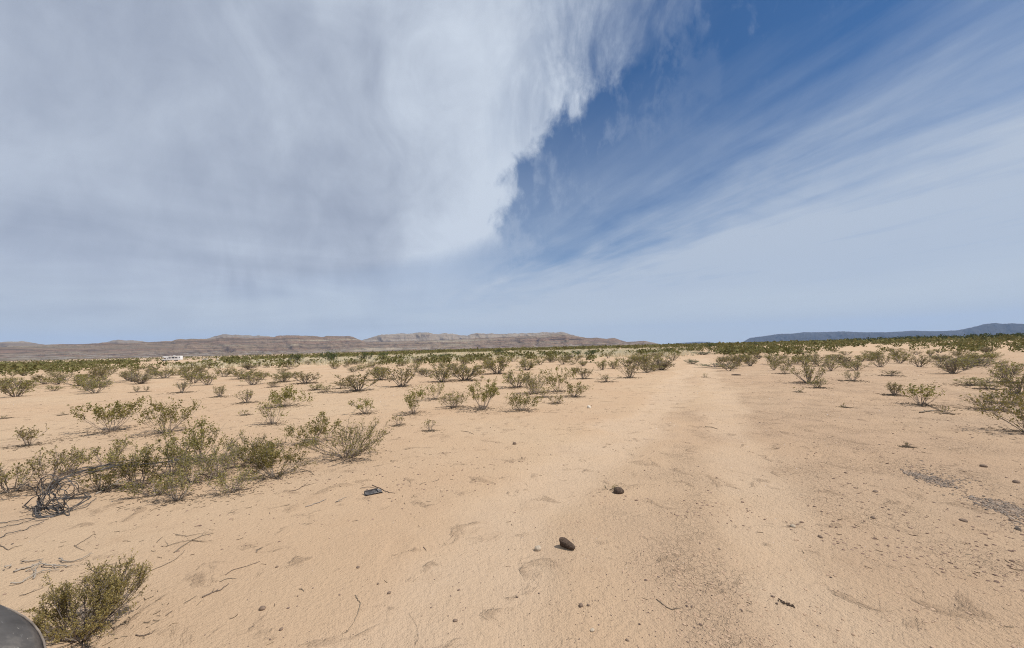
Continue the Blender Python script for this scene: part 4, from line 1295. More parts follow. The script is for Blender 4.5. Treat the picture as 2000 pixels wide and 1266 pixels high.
def stick(paths, label, mat, thick=0.005, name='stick', cat='stick', group='dead sticks on the sand', lift=0.004, twigs=0):
    """each path in photograph pixels, laid on the ground; first path is the main one"""
    rng = np.random.default_rng(int(paths[0][0][0] * 3 + paths[0][0][1]))
    ps, rs = [], []
    o = hit(*paths[0][0])
    for j, pa in enumerate(paths):
        W = np.array([hit(*q_) for q_ in pa])
        S = smooth_path(W, 14)
        S[1:-1] += rng.normal(size=(12, 3)) * np.array([1, 1, 0.3]) * thick * 0.7
        S[:, 2] = H(S[:, 0], S[:, 1]) + thick * 0.8 + lift * (0.3 + j * 0.8) * np.abs(np.sin(np.linspace(0.2, 3.4, 14) + j)) * (0.4 if j > 2 else 1)
        ps.append(S - o)
        tk = thick * (1.0 if j == 0 else 0.7)
        rs.append(tk * np.linspace(1, 0.4, 14) * rng.uniform(.85, 1.15, 14))
        for _ in range(twigs):
            i0 = rng.integers(3, 12)
            dv = S[min(i0 + 1, 13)] - S[i0 - 1]
            dv = dv / (np.linalg.norm(dv) + 1e-9)
            sv = np.array([-dv[1], dv[0], 0.25]) * rng.choice([-1, 1])
            ln = np.linalg.norm(S[-1] - S[0]) * rng.uniform(.08, .22)
            tp = (S[i0] - o) + (dv * .7 + sv * .6) * np.linspace(0, ln, 14)[:, None]
            ps.append(tp)
            rs.append(tk * 0.5 * np.linspace(1, .4, 14))
    me = tube_mesh(name, np.array(ps), np.array(rs), mat, 5)
    return tag(link(name, me, loc=o), label, cat, group)


S_ = [
    ([[(340, 1080), (365, 1062), (390, 1049), (417, 1042)], [(343, 1045), (362, 1048), (395, 1043)], [(375, 1056), (395, 1059), (418, 1059)], [(325, 1068), (345, 1062), (375, 1056)]], 'forked dead twig bundle lying on open sand right of the cable tangle', M_DEAD, 0.0045, 1),
    ([[(306, 1060), (312, 1054), (318, 1049)], [(315, 1068), (327, 1067), (323, 1057)]], 'short hooked twig just left of the forked twig bundle', M_DEAD, 0.003, 0),
    ([[(291, 1117), (330, 1100), (350, 1087), (361, 1075)]], 'smooth curved stick below the forked twig bundle', M_DEAD, 0.003, 0),
    ([[(440, 1124), (455, 1114), (480, 1107), (508, 1097)]], 'thin bowed stick right of the smooth curved stick', M_DEAD, 0.003, 1),
    ([[(395, 1168), (415, 1158), (432, 1152), (447, 1141)]], 'dark crooked stick below the thin bowed stick', M_DEAD, 0.005, 1),
    ([[(359, 1179), (375, 1170), (384, 1164)]], 'short straight twig beside the dark crooked stick', M_DEAD, 0.003, 0),
    ([[(429, 1137), (445, 1131), (462, 1131)]], 'little twig just above the dark crooked stick', M_DEAD, 0.0028, 0),
    ([[(265, 1241), (280, 1243), (295, 1238), (302, 1231)]], 'hook-shaped twig in front of the nearest bush', M_DEAD, 0.003, 0),
    ([[(145, 1068), (165, 1056), (180, 1046), (185, 1040)], [(145, 1066), (155, 1072), (166, 1077)]], 'thin twig with a knobbly tip below the cable tangle', M_DEAD, 0.003, 1),
    ([[(37, 1165), (60, 1158), (85, 1148)], [(47, 1164), (70, 1152)]], 'pair of thin twigs between the bleached wood heap and the fender', M_DEAD, 0.003, 0),
    ([[(0, 1065), (15, 1075), (25, 1070), (45, 1065)]], 'bent twig at the photo edge above the bleached wood heap', M_DEAD, 0.0035, 0),
    ([[(597, 991), (615, 985), (628, 980), (637, 975)]], 'pale bleached stick in front of the round grey twiggy bush', M_BLEACH, 0.006, 1),
    ([[(655, 982), (668, 975), (678, 971)], [(657, 981), (668, 979)]], 'small pale splinter of wood between the bleached stick and the metal scrap', M_BLEACH, 0.005, 1),
    ([[(564, 960), (580, 957), (592, 950), (602, 943)], [(588, 952), (605, 947), (618, 944)]], 'dead branchlet with fine twigs in front of the dense olive bush', M_DEAD, 0.004, 3),
    ([[(727, 948), (742, 955), (755, 961), (772, 964)], [(703, 955), (722, 952), (738, 957)]], 'dark forked stick lying over the metal scrap', M_DEAD, 0.005, 1),
    ([[(694, 1163), (698, 1170), (704, 1178)], [(704, 1180), (698, 1200), (688, 1222), (675, 1238)]], 'long wispy root-like twig in the foreground sand', M_DEAD, 0.0032, 1),
    ([[(1282, 1171), (1295, 1181), (1308, 1190), (1318, 1191), (1323, 1186)], [(1315, 1190), (1335, 1188)]], 'curly wire-thin twig on the crusted foreground', M_DEAD, 0.0028, 0),
    ([[(819, 948), (826, 944), (832, 943)], [(845, 942), (855, 938), (858, 934)]], 'tiny broken twig right of the metal scrap', M_DEAD, 0.0035, 0),
    ([[(586, 917), (598, 919), (608, 923), (615, 929)]], 'arched twig at the foot of the dense olive bush', M_DEAD, 0.004, 0),
    ([[(1797, 807), (1815, 804), (1840, 803)], [(1803, 787), (1825, 798), (1845, 806)]], 'fallen bare branch on the sand below the gnarled umbrella-shaped bush', M_DEAD, 0.02, 2),
    ([[(1377, 834), (1390, 835), (1403, 839)]], 'lone dark twig on the wheel track', M_DEAD, 0.008, 0),
    ([[(900, 842), (915, 844), (926, 849)]], 'thin arched twig right of the lone fork-shaped seedling', M_DEAD, 0.005, 0),
    ([[(500, 1080), (506, 1073), (513, 1070)], [(500, 1076), (512, 1071)]], 'blunt dark twig end on the sand right of the thin bowed stick', M_DEAD, 0.004, 0),
    ([[(585, 1151), (590, 1152), (594, 1156)]], 'tiny curved twig left of the long wispy twig', M_DEAD, 0.003, 0),
    ([[(827, 1069), (830, 1073), (833, 1077)]], 'needle-thin twig in the middle of the smooth sand', M_DEAD, 0.003, 0),
    ([[(240, 1058), (247, 1057), (254, 1059)]], 'small crescent twig below the cable tangle', M_DEAD, 0.0025, 0),
    ([[(323, 1204), (330, 1199), (336, 1194)]], 'short twig right of the nearest bush', M_DEAD, 0.0028, 0),
]
for paths, lab, mt, th, tw in S_:
    stick(paths, lab, mt, th, twigs=tw)
stick([[(188, 966), (208, 955), (225, 945), (242, 931)], [(215, 951), (238, 946), (262, 938)]], 'dead pale branch lying at the foot of the stubby bush in the cable loop', M_BLEACH, 0.010, 'dead_branch', 'branch', lift=0.012, twigs=2)
stick([[(30, 1118), (60, 1108), (82, 1098)], [(40, 1102), (60, 1098), (83, 1096)], [(20, 1145), (45, 1138), (65, 1125), (75, 1110)], [(65, 1132), (80, 1120), (115, 1115)],
       [(85, 1108), (120, 1108), (145, 1108)], [(115, 1096), (140, 1098), (165, 1094), (178, 1085)], [(50, 1118), (80, 1108), (110, 1112)], [(10, 1115), (22, 1108)]],
      'heap of bleached grey dead wood behind the nearest bush', M_BLEACH, 0.008, 'dead_branch', 'branch', lift=0.010, twigs=2)


def lump(px_, py_, wpx, label, mat, name, cat, seed, squash=0.6, aspect=1.0, rz=0.0, group=None, rough=0.25):
    p = hit(px_, py_)
    s = wpx * p[1] / FPX * 0.5
    rng = np.random.default_rng(seed)
    nu, nv = 14, 9
    u = np.linspace(0, 2 * np.pi, nu, endpoint=False)
    v = np.linspace(-np.pi / 2, np.pi / 2, nv)[1:-1]
    UU, VV = np.meshgrid(u, v)
    D = np.stack([np.cos(VV) * np.cos(UU), np.cos(VV) * np.sin(UU), np.sin(VV)], -1).reshape(-1, 3)
    D = np.concatenate([D, [[0, 0, -1], [0, 0, 1]]])
    ph = rng.uniform(0, 6, (6, 3))
    fr = rng.normal(size=(6, 3)) * 2.2
    amp = sum(np.sin(D @ fr[i] + ph[i, 0]) for i in range(6)) / 6
    P = D * (1 + rough * amp)[:, None] * np.array([1, aspect, squash]) * s
    idx = np.arange(nu * (nv - 2)).reshape(nv - 2, nu)
    nx = np.roll(idx, -1, 1)
    quads = np.stack([idx[:-1], nx[:-1], nx[1:], idx[1:]], -1).reshape(-1, 4)
    a, b = nu * (nv - 2), nu * (nv - 2) + 1
    tri = np.concatenate([np.stack([nx[0], idx[0], np.full(nu, a)], -1), np.stack([idx[-1], nx[-1], np.full(nu, b)], -1)])
    me = mesh_np(name, P, [quads, tri], [mat], smooth=True)
    o = link(name, me, loc=(p[0], p[1], p[2] + s * squash * 0.42))
    o.rotation_euler = (0, 0, rz)
    return tag(o, label, cat, group)


M_STONE_B = simple('brown_stone', (0.20, 0.14, 0.10), 0.85, 0.3, 60, 0.4)
M_STONE_P = simple('pale_stone', (0.42, 0.34, 0.25), 0.85, 0.25, 60, 0.4)
M_STONE_W = simple('white_stone', (0.62, 0.55, 0.45), 0.85, 0.2, 60, 0.3)
M_DUNG = simple('dry_dung', (0.095, 0.066, 0.048), 0.95, 0.5, 70, 1.0, 0.1)
G_ST = 'single stones on the sand'
STONES = [(512, 1190, 13, 'oval brown stone on the sand right of the nearest bush', M_STONE_B, .6), (549, 1230, 8, 'small brown stone at the bottom, below the oval brown stone', M_STONE_B, .6),
          (699, 1109, 7, 'small brown stone above the long wispy twig', M_STONE_B, .6), (760, 1159, 7, 'small dark stone right of the long wispy twig', M_STONE_B, .7),
          (738, 1141, 5, 'tiny dark stone above the small dark stone', M_STONE_B, .7), (889, 1213, 9, 'flat brown stone below the ribbed dung', M_STONE_B, .5),
          (1135, 1184, 10, 'round dark stone, larger of two below the ribbed dung', M_STONE_B, .7), (1149, 1183, 6, 'crumbly dark stone, smaller of two below the ribbed dung', M_STONE_B, .7),
          (1157, 1232, 10, 'pale stone at the bottom centre', M_STONE_P, .5), (1225, 1251, 7, 'dark stone at the bottom edge right of the pale stone', M_STONE_B, .6),
          (1051, 1074, 14, 'beige stone left of the ribbed dung', M_STONE_P, .75), (1150, 797, 9, 'white stone beside the wheel track, near the outer end of the bush row', M_STONE_W, .8),
          (1005, 868, 8, 'small dark stone on the smooth sand before the bush row', M_STONE_B, .8), (541, 1108, 6, 'tiny brown stone left of the smooth sand', M_STONE_B, .6),
          (1921, 912, 11, 'dark stone on bare sand behind the gravel strip, farther of two', M_STONE_B, .6), (1985, 943, 12, 'dark stone on bare sand behind the gravel strip, closer of two', M_STONE_B, .6),
          (1882, 1018, 12, 'dark brown clod in front of the gravel strip', M_STONE_B, .5), (1710, 961, 9, 'dark clod on the crusted flat left of the gravel strip', M_STONE_B, .5),
          (1602, 1049, 9, 'small dark clod alone on the crusted flat', M_STONE_B, .5), (1549, 1029, 10, 'pale chip of stone on the wheel track', M_STONE_P, .5),
          (1705, 1012, 10, 'brown clod in the middle of the crusted flat', M_STONE_B, .5), (1438, 733, 18, 'dark heap of dung behind the seedling between the tracks', M_DUNG, .16)]
for i, (sx, sy, sw, lab, mt, sq) in enumerate(STONES):
    lump(sx, sy, sw, lab, mt, 'stone' if mt is not M_DUNG else 'dung_pile', 'stone' if mt is not M_DUNG else 'dung', 40 + i, sq, 0.8, i * 1.3, G_ST if mt is not M_DUNG else 'animal droppings')
lump(1208, 962, 21, 'dark dome-shaped dropping farther up the track, a tuft of twigs beside it', M_DUNG, 'dung_pile', 'dung', 7, 0.62, 0.85, 0.4, 'animal droppings', 0.22)
for k, (sx, sy, sw) in enumerate([(1526, 1176, 11), (1537, 1180, 13), (1545, 1182, 9)]):
    pass


def crumbled_dung():
    rng = np.random.default_rng(15)
    o = hit(1536, 1180)
    t = rng.uniform(-1, 1, 46)
    ex, ey = np.array(hit(1549, 1184))[:2] - np.array(hit(1522, 1174))[:2]
    C = np.stack([t * ex * .5 + rng.normal(size=46) * .006, t * ey * .5 + rng.normal(size=46) * .009, rng.uniform(0, .008, 46)], 1)
    C[:, 2] += H(C[:, 0] + o[0], C[:, 1] + o[1]) - o[2]
    V, F = stones_np(rng, C, rng.uniform(.003, .006, 46), ICO_V, ICO_F, (.5, .9))
    tag(link('dung_pile', mesh_np('dung_pile', V, F, [M_DUNG]), loc=o), 'elongated scatter of crumbled dung on the crusted foreground', 'dung', 'animal droppings')


crumbled_dung()


def ribbed_dung():
    """a tapering, ringed dropping lying on its side with a torn broad end"""
    a, b = hit(1098, 1066), hit(1121, 1075)
    ax = np.array([b[0] - a[0], b[1] - a[1]])
    L = np.linalg.norm(ax) * 1.12
    rz = math.atan2(ax[1], ax[0])
    ns, nr = 18, 31
    V = []
    for i in range(nr):
        t = i / (nr - 1)
        env = 0.039 * (1 - 0.42 * t) * math.sqrt(max(0.0, 1 - max(0, (t - 0.72) / 0.285) ** 2))
        if t < 0.12:
            env *= 0.80 + 0.2 * (t / 0.12)
        env *= 1 + 0.045 * math.sin(i * math.pi)  + 0.09 * (i % 2)
        for k in range(ns):
            f = 2 * math.pi * k / ns
            rr = env * (1 + 0.06 * math.sin(3 * f + 1) + 0.03 * math.sin(5 * f + i))
            xx = (t - 0.5) * L + (0.010 * math.sin(2 * f + 0.8) if t < 0.06 else 0)
            V.append((xx, rr * math.cos(f), rr * math.sin(f) * 0.85))
    V.append((-0.5 * L + 0.018, 0, 0.002))
    V.append((0.5 * L, 0, 0))
    idx = np.arange(ns * nr).reshape(nr, ns)
    nx = np.roll(idx, -1, 1)
    quads = np.stack([idx[:-1], nx[:-1], nx[1:], idx[1:]], -1).reshape(-1, 4)
    c0, c1 = ns * nr, ns * nr + 1
    tri = np.concatenate([np.stack([nx[0], idx[0], np.full(ns, c0)], -1), np.stack([idx[-1], nx[-1], np.full(ns, c1)], -1)])
    me = mesh_np('dung', np.array(V), [quads, tri], [M_DUNG], smooth=False)
    m_ = (a + b) / 2
    o = link('dung', me, loc=(m_[0], m_[1], gz(m_[0], m_[1]) + 0.026))
    o.rotation_euler = (0, 0.12, rz)
    tag(o, 'dark brown ribbed tapering dropping lying on the sand in the foreground', 'dung', 'animal droppings')


ribbed_dung()
bush_px(1189, 957, 22, 9, 'seed', 'tiny dry tuft of twigs beside the dome-shaped dropping', (0, 0), 'dry_tuft', 'plant', 'dry tufts')


# ---------------------------------------------------------------- cable tangle
def cable_tangle():
    m_, n = new_mat('weathered_cable')
    c = n.new('ShaderNodeTexCoord').outputs['Object']
    col = n.ramp(n.noise(c, 14, 4, 0.6), [(0.35, (0.050, 0.045, 0.042)), (0.55, (0.095, 0.086, 0.080)), (0.70, (0.22, 0.19, 0.165))])
    finish(n, principled(n, col, 0.65, None, 0.25))
    rng = np.random.default_rng(33)
    root = hit(100, 1008)
    t = thing('cable_tangle', 'tangled coil of thin black cable with a bundle arching into the bushes', 'cable', tuple(root))
    K = 90

    def strand(name, pts_, thick, jit=0.012, k=K):
        P = smooth_path(np.array(pts_), k)
        ph = rng.uniform(0, 6, (3, 3))
        s = np.linspace(0, 1, k)[:, None]
        for j, fq in enumerate((2.2, 5.1, 9.7)):
            P = P + jit / (j + 1) * np.sin(s * fq * 6.28 + ph[j])
        P[:, 2] = np.maximum(P[:, 2], H(P[:, 0], P[:, 1]) + thick)
        me = tube_mesh(name, (P - root)[None], np.full((1, k), thick * 0.78), m_, 6)
        return link(name, me, t)

    # bundle running from the bushes, arching down into the tangle and back along the ground
    arch = [(400, 893, 5.6), (330, 903, 5.3), (285, 906, 5.05), (240, 908, 4.9), (200, 914, 4.75), (160, 923, 4.65), (125, 936, 4.55), (96, 955, 4.5), (78, 980, 4.3), (72, 1005, 4.15), (84, 1022, 4.1),
            (110, 1018, 4.15), (140, 1000, 4.35), (172, 985, 4.6)]
    for s in range(6):
        j = rng.normal(size=2) * (3.0, 3.5)
        end = rng.integers(11, 15)
        strand('cable', [on_ray(a + j[0], b + j[1], d_ + rng.normal() * .02) for a, b, d_ in arch[:end]], 0.0055, 0.014)
    # loops of the ball
    for s in range(8):
        cx, cy = 98 + rng.normal() * 13, 974 + rng.normal() * 20
        ra, rb = rng.uniform(16, 36), rng.uniform(12, 28)
        ph, tl = rng.uniform(0, 6.28), rng.uniform(-.7, .7)
        turns = rng.uniform(1.1, 2.2)
        pts_ = []
        for f in np.linspace(0, turns * 6.28, 16):
            ux, uy = ra * math.cos(f + ph), rb * math.sin(f + ph)
            pts_.append(on_ray(cx + ux * math.cos(tl) - uy * math.sin(tl), cy + ux * math.sin(tl) + uy * math.cos(tl), 4.28 + 0.12 * math.sin(f * 0.7 + ph) + rng.normal() * .03))
            ra *= rng.uniform(.95, 1.05)
        strand('cable', pts_, 0.0048, 0.012)
    # side loops between the ball and the stubby bush
    for (cx, cy, ra, rb, tl) in [(133, 955, 22, 11, -.5), (140, 958, 14, 10, -.3), (140, 985, 38, 12, -.35), (150, 982, 30, 16, -.4), (146, 990, 34, 9, -.45), (95, 1018, 16, 9, .1), (100, 1015, 24, 10, 0.05), (72, 994, 13, 7, -.3)]:
        pts_ = []
        ph = rng.uniform(0, 6.28)
        for f in np.linspace(0, 7.2, 14):
            ux, uy = ra * math.cos(f + ph), rb * math.sin(f + ph)
            pts_.append(on_ray(cx + ux * math.cos(tl) - uy * math.sin(tl), cy + ux * math.sin(tl) + uy * math.cos(tl), 4.32 + 0.006 * (cx - 95) + rng.normal() * .015))
        strand('cable', pts_, 0.0045, 0.008)
    # loose ends on the sand
    for path in ([(120, 1000), (95, 1008), (60, 1015), (30, 1020), (0, 1022), (-40, 1020)], [(92, 1016), (60, 1020), (30, 1026), (0, 1034), (-40, 1040)],
                 [(85, 1022), (55, 1034), (25, 1043), (0, 1052), (-40, 1068)], [(75, 968), (55, 950), (30, 953), (10, 962), (-20, 978)], [(80, 966), (58, 969), (25, 974), (0, 978), (-40, 982)],
                 [(180, 982), (150, 995), (128, 1003), (100, 1012)], [(190, 975), (165, 992), (135, 1001), (110, 1009)]):
        P = [hit(*q_) for q_ in path]
        for p in P:
            p[2] += 0.012
        strand('cable', P, 0.0042, 0.006)


cable_tangle()


# ---------------------------------------------------------------- metal scrap
def metal_scrap():
    m_, n = new_mat('scratched_black_metal')
    c = n.new('ShaderNodeTexCoord').outputs['Object']
    f = n.noise(c, 30, 5, 0.65)
    col = n.ramp(f, [(0.38, (0.040, 0.036, 0.036)), (0.56, (0.10, 0.092, 0.088)), (0.70, (0.30, 0.27, 0.235))])
    finish(n, principled(n, col, 0.62, n.bump(f, 0.3, 0.004), 0.3, 0.0))
    p, e = hit(712, 968), hit(746, 961)
    ax = e - p
    L = np.linalg.norm(ax[:2])
    c0 = (p + e) / 2
    t = thing('metal_scrap', 'bent strip of dark scratched metal lying on the sand under a forked stick', 'scrap', (c0[0], c0[1], gz(c0[0], c0[1])), math.atan2(ax[1], ax[0]))
    bx = Boxes()
    prof = [(-0.5, 0.004), (-0.46, 0.020), (-0.30, 0.014), (0.30, 0.018), (0.44, 0.016), (0.5, 0.004)]
    lo = [(L * x, -0.036, z) for x, z in prof]
    hi = [(L * x, 0.030, z + 0.012) for x, z in prof]
    for (a0, a1), (b0, b1) in zip(zip(lo[:-1], lo[1:]), zip(hi[:-1], hi[1:])):
        dn = lambda q_: (q_[0], q_[1], q_[2] - 0.006)
        bx.hull([dn(a0), dn(a1), dn(b1), dn(b0)], [a0, a1, b1, b0])
    bx.build('strip', m_, t)
    fl = Boxes()
    fl.box(-L * .48, L * .30, 0.031, 0.038, 0.0, 0.042)
    fl.build('flange', m_, t)
    br = Boxes()
    br.box(L * .22, L * .30, -0.034, 0.028, 0.0325, 0.037)
    br.build('band', simple('dull_steel', (0.35, 0.34, 0.32), 0.4, 0.2, 40, 0, 0.5, 0.7), t)


metal_scrap()


# ---------------------------------------------------------------- off-road vehicle, only the corner of its fender in view
def vehicle():
    m_, n = new_mat('dusty_grey_plastic')
    c = n.new('ShaderNodeTexCoord').outputs['Object']
    f = n.noise(c, 5, 6, 0.6, 0.6)
    sp = n.noise(c, 60, 3, 0.6)
    mp = n.new('ShaderNodeMapping')
    mp.inputs['Scale'].default_value = (10, 70, 40)
    n.put(mp.inputs['Vector'], c)
    scr = n.noise(mp.outputs[0], 1.0, 4, 0.6)
    col = n.ramp(f, [(0.36, (0.050, 0.046, 0.043)), (0.52, (0.088, 0.081, 0.076)), (0.66, (0.20, 0.178, 0.155))])
    col = n.mix(n.sm(scr, 0.64, 0.74, 0, 0.45), col, (0.26, 0.25, 0.235))
    col = n.mix(n.sm(sp, 0.66, 0.72, 0, 0.6), col, (0.40, 0.37, 0.32))
    finish(n, principled(n, col, 0.72, n.bump(sp, 0.2, 0.003), 0.2))
    m_edge = simple('sun_faded_edge_trim', (0.20, 0.165, 0.135), 0.8, 0.3, 30)
    m_tyre = simple('rubber_tyre', (0.03, 0.03, 0.03), 0.8, 0.3, 30, 0.3)
    m_black = simple('black_chassis', (0.02, 0.02, 0.022), 0.6, 0.3, 15)
    root = thing('off_road_vehicle', 'dusty scratched grey vehicle fender poking in at the bottom left corner', 'vehicle', (-1.968, 1.2, gz(-1.968, 1.2)), R(-15))
    # local x: along the edge that shows (towards its front), y: across
    nu, nv = 30, 14
    V = []
    for i in range(nu):
        a = math.pi * i / (nu - 1)
        for k in range(nv):
            b = k / (nv - 1)
            sx = 0.60 * (1 - 0.10 * b ** 6)
            drop = 0.10 * b ** 9
            xx = sx * math.copysign(abs(math.cos(a)) ** 0.75, math.cos(a))
            zz = 0.50 + 0.36 * math.sin(a) ** 0.7 - drop
            V.append((xx, -0.25 + 0.50 * b - 0.10 * (abs(math.cos(a)) ** 4) * b, zz))
    idx = np.arange(nu * nv).reshape(nu, nv)
    quads = np.stack([idx[:-1, :-1], idx[:-1, 1:], idx[1:, 1:], idx[1:, :-1]], -1).reshape(-1, 4)
    me = mesh_np('fender', np.array(V), quads, [m_], smooth=True)
    fo = link('fender', me, root)
    so = fo.modifiers.new('thickness', 'SOLIDIFY')
    so.thickness = 0.012
    so.offset = -1
    E_ = np.array(V).reshape(nu, nv, 3)[:, -1]
    me = tube_mesh('edge_trim', E_[None] + np.array([0, 0.002, 0]), np.full((1, nu), 0.003), m_edge, 6)
    link('edge_trim', me, fo)
    wb = Boxes()
    wb.cyl_y(0, 0.30, 0.30, -0.18, 0.10, 28)
    wh = wb.build('wheel', m_tyre, root, 0.03)
    rb = Boxes()
    rb.cyl_y(0, 0.30, 0.17, 0.1005, 0.112, 20)
    rb.build('rim', simple('grey_rim', (0.2, 0.2, 0.2), 0.4, 0.2, 20, 0, 0.5, 0.6), wh)
    bb = Boxes()
    bb.box(-0.8, 0.7, -1.15, -0.30, 0.32, 0.62)
    bb.prism_y([(-0.6, .62), (0.55, .62), (0.35, .80), (-0.5, .78)], -1.05, -0.35)
    bb.build('body', m_black, root, 0.04)
    wb2 = Boxes()
    wb2.cyl_y(0, 0.30, 0.30, -1.55, -1.27, 28)
    wb2.build('wheel', m_tyre, root, 0.03)
    ax = Boxes()
    ax.cyl_y(0, 0.30, 0.035, -1.27, -0.18, 12)
    ax.build('axle', m_black, root)
    wb3 = Boxes()
    wb3.cyl_y(-1.25, 0.30, 0.30, -0.18, 0.10, 28)
    wb3.cyl_y(-1.25, 0.30, 0.035, -1.27, -0.181, 12)
    wb3.build('wheel', m_tyre, root, 0.03)
    wb4 = Boxes()
    wb4.cyl_y(-1.25, 0.30, 0.30, -1.55, -1.27, 28)
    wb4.build('wheel', m_tyre, root, 0.03)
    rr = Boxes()
    rr.box(-1.6, -0.802, -1.1, -0.3, 0.36, 0.70)
    rr.build('rear_body', m_black, root, 0.04)


vehicle()


# ---------------------------------------------------------------- motorhome
def motorhome():
    m_w = simple('white_gelcoat', (0.78, 0.78, 0.76), 0.35, 0.04, 1.5, 0, 0.4)
    m_gl = simple('dark_window_glass', (0.02, 0.022, 0.025), 0.12, 0.2, 2, 0, 0.5)
    m_tr = simple('grey_stripe', (0.34, 0.34, 0.32), 0.5, 0.1, 2)
    m_t = simple('motorhome_tyre', (0.03, 0.03, 0.03), 0.8, 0.2, 10)
    c = on_ray(337, 704, 285.0)
    z = gz(c[0], c[1])
    root = thing('motorhome', 'white motorhome with overcab bunk parked in the scrub below the mesa', 'motorhome', (c[0], c[1], z), R(8))
    root.scale = (1.08, 1.08, 1.12)
    # local x: along the vehicle, cab at -x; the side with y- faces the photographer
    L, Wd = 5.9, 1.2
    bx = Boxes()
    bx.prism_y([(-3.2, 0.62), (4.9, 0.62), (5.5, 0.75), (5.45, 3.0), (5.2, 3.22), (-5.0, 3.22), (-5.55, 2.9), (-5.6, 2.35), (-4.95, 2.05), (-3.2, 2.05)], -Wd, Wd)
    body = bx.build('body', m_w, root, 0.08)
    cb = Boxes()
    cb.prism_y([(-3.203, 0.55), (-3.203, 2.045), (-4.3, 2.045), (-4.95, 1.35), (-5.9, 1.20), (-6.05, 0.95), (-6.05, 0.55)], -1.0, 1.0)
    cab = cb.build('cab', m_w, root, 0.06)
    Boxes().prism_y([(-3.5, 1.38), (-3.5, 1.92), (-4.22, 1.92), (-4.72, 1.38)], -1.012, -0.99).build('window', m_gl, cab)
    ws = Boxes()
    ws.hull([(-4.98, -.85, 1.38), (-4.98, .85, 1.38), (-4.36, .82, 2.03), (-4.36, -.82, 2.03)], [(-5.02, -.85, 1.40), (-5.02, .85, 1.40), (-4.40, .82, 2.04), (-4.40, -.82, 2.04)])
    ws.build('windscreen', m_gl, cab)
    for x0, x1, z0, z1 in ((-1.6, -0.5, 1.75, 2.35), (0.3, 1.8, 1.75, 2.45), (2.35, 3.3, 1.8, 2.45), (4.6, 5.1, 2.1, 2.5), (-5.2, -4.7, 2.4, 2.8), (-2.5, -2.0, 1.3, 1.7)):
        wf = Boxes().box(x0 - .06, x1 + .06, -Wd - .02, -Wd + .01, z0 - .06, z1 + .06).build('window', m_tr, root)
        Boxes().box(x0, x1, -Wd - .028, -Wd - .012, z0, z1).build('pane', m_gl, wf)
    dr = Boxes().box(3.65, 4.25, -Wd - .03, -Wd + .01, 0.72, 2.65).build('door', m_w, root)
    Boxes().box(3.8, 4.1, -Wd - .036, -Wd - .022, 1.9, 2.5).build('pane', m_gl, dr)
    Boxes().box(3.72, 3.78, -Wd - .06, -Wd - .031, 1.45, 1.55).build('handle', m_gl, dr)
    Boxes().box(-3.1, 3.6, -Wd - .012, -Wd + .01, 1.22, 1.32).build('stripe', m_tr, root)
    Boxes().box(-1.8, 2.6, -Wd - .22, -Wd - .002, 3.0, 3.14).build('awning', m_w, root, 0.02)
    Boxes().box(0.4, 1.4, -0.4, 0.4, 3.22, 3.5).build('roof_unit', m_w, root, 0.05)
    Boxes().box(-1.6, -1.1, -0.3, 0.3, 3.22, 3.38).build('roof_vent', m_w, root, 0.03)
    for x in (-4.9, 2.1):
        for y0 in (-1.1, 0.8):
            Boxes().cyl_y(x, 0.40, 0.40, y0, y0 + 0.3, 18).build('wheel', m_t, root)
    Boxes().box(-6.15, -6.06, -1.0, 1.0, 0.5, 0.72).build('bumper', m_tr, root)


motorhome()


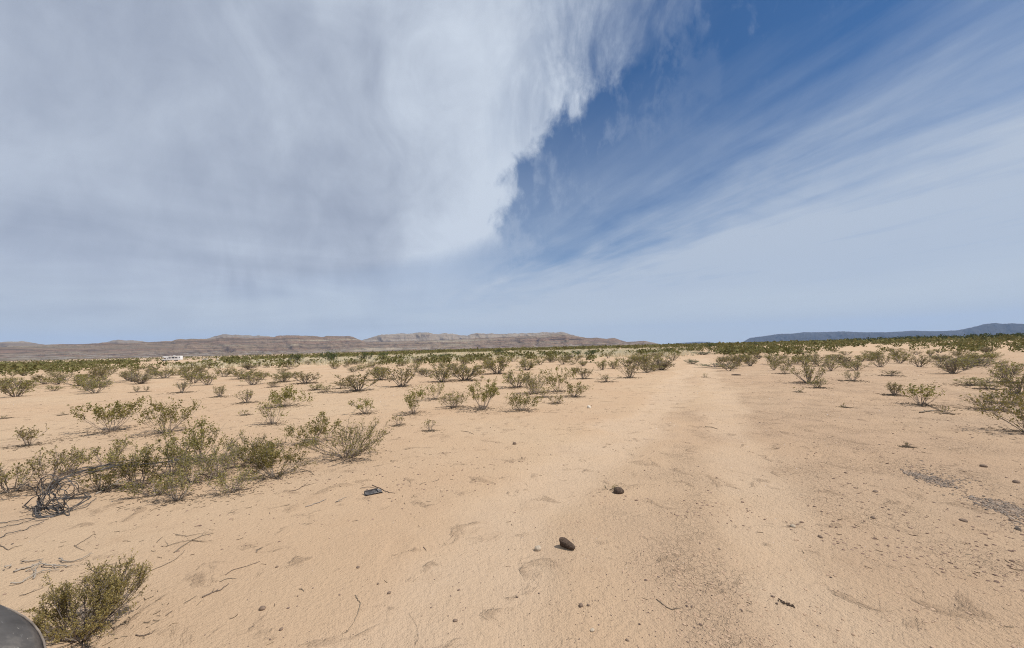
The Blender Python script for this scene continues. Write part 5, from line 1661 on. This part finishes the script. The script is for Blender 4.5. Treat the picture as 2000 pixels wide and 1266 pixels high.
def pale_heaps():
    m_ = simple('white_painted_metal', (0.66, 0.64, 0.58), 0.6, 0.1, 3)
    m_t = simple('small_tyre', (0.03, 0.03, 0.03), 0.8, 0.2, 10)
    c = on_ray(400, 704, 285.0)
    t = thing('utility_trailer', 'low pale white flat trailer in the scrub right of the motorhome', 'trailer', (c[0], c[1], gz(c[0], c[1])), R(6))
    Boxes().box(-1.5, 1.5, -.8, .8, 0.55, 0.72).box(-1.5, -1.42, -.8, .8, .721, 1.15).box(1.42, 1.5, -.8, .8, .721, 1.15).box(-1.41, 1.41, -.8, -.74, .721, 1.15).box(-1.41, 1.41, .74, .8, .721, 1.15).build('bed', m_, t)
    for y0 in (-1.0, .82):
        Boxes().cyl_y(0, .34, .34, y0, y0 + .18, 16).build('wheel', m_t, t)
    Boxes().box(-2.6, -1.51, -.05, .05, .5, .6).build('tongue', m_t, t)
    c = on_ray(425, 703, 285.0)
    p = (c[0], c[1], gz(c[0], c[1]))
    t = thing('water_barrel', 'small round white barrel in the scrub beyond the pale trailer', 'barrel', p)
    n = 16
    ring = lambda r_, z_: [(r_ * math.cos(6.2832 * i / n), r_ * math.sin(6.2832 * i / n), z_) for i in range(n)]
    Boxes().hull(ring(.40, 0), ring(.46, .45)).hull(ring(.46, .451), ring(.40, .95)).build('barrel_body', m_, t)
    Boxes().hull(ring(.12, .951), ring(.12, 1.0)).build('lid', m_t, t)


pale_heaps()


# ---------------------------------------------------------------- haze: one closed box of even, pale air
def haze():
    m_ = bpy.data.materials.new('desert_haze')
    m_.use_nodes = True
    n = N(m_.node_tree)
    pv = n.new('ShaderNodeVolumePrincipled')
    pv.inputs['Color'].default_value = (0.50, 0.68, 1.0, 1)
    pv.inputs['Density'].default_value = 4.4e-5
    pv.inputs['Anisotropy'].default_value = 0.0
    n.t.links.new(pv.outputs[0], n.new('ShaderNodeOutputMaterial').inputs['Volume'])
    me = bpy.data.meshes.new('haze')
    s, z0, z1 = 18600.0, -25.0, 900.0
    v = [(x, y, z) for z in (z0, z1) for x, y in ((-s, -s), (s, -s), (s, s), (-s, s))]
    me.from_pydata(v, [], [(3, 2, 1, 0), (4, 5, 6, 7), (0, 1, 5, 4), (1, 2, 6, 5), (2, 3, 7, 6), (3, 0, 4, 7)])
    me.materials.append(m_)
    o = link('haze', me)
    o['kind'] = 'stuff'
    o['label'] = 'thin bluish desert haze softening the distant hills'
    o['category'] = 'haze'


haze()
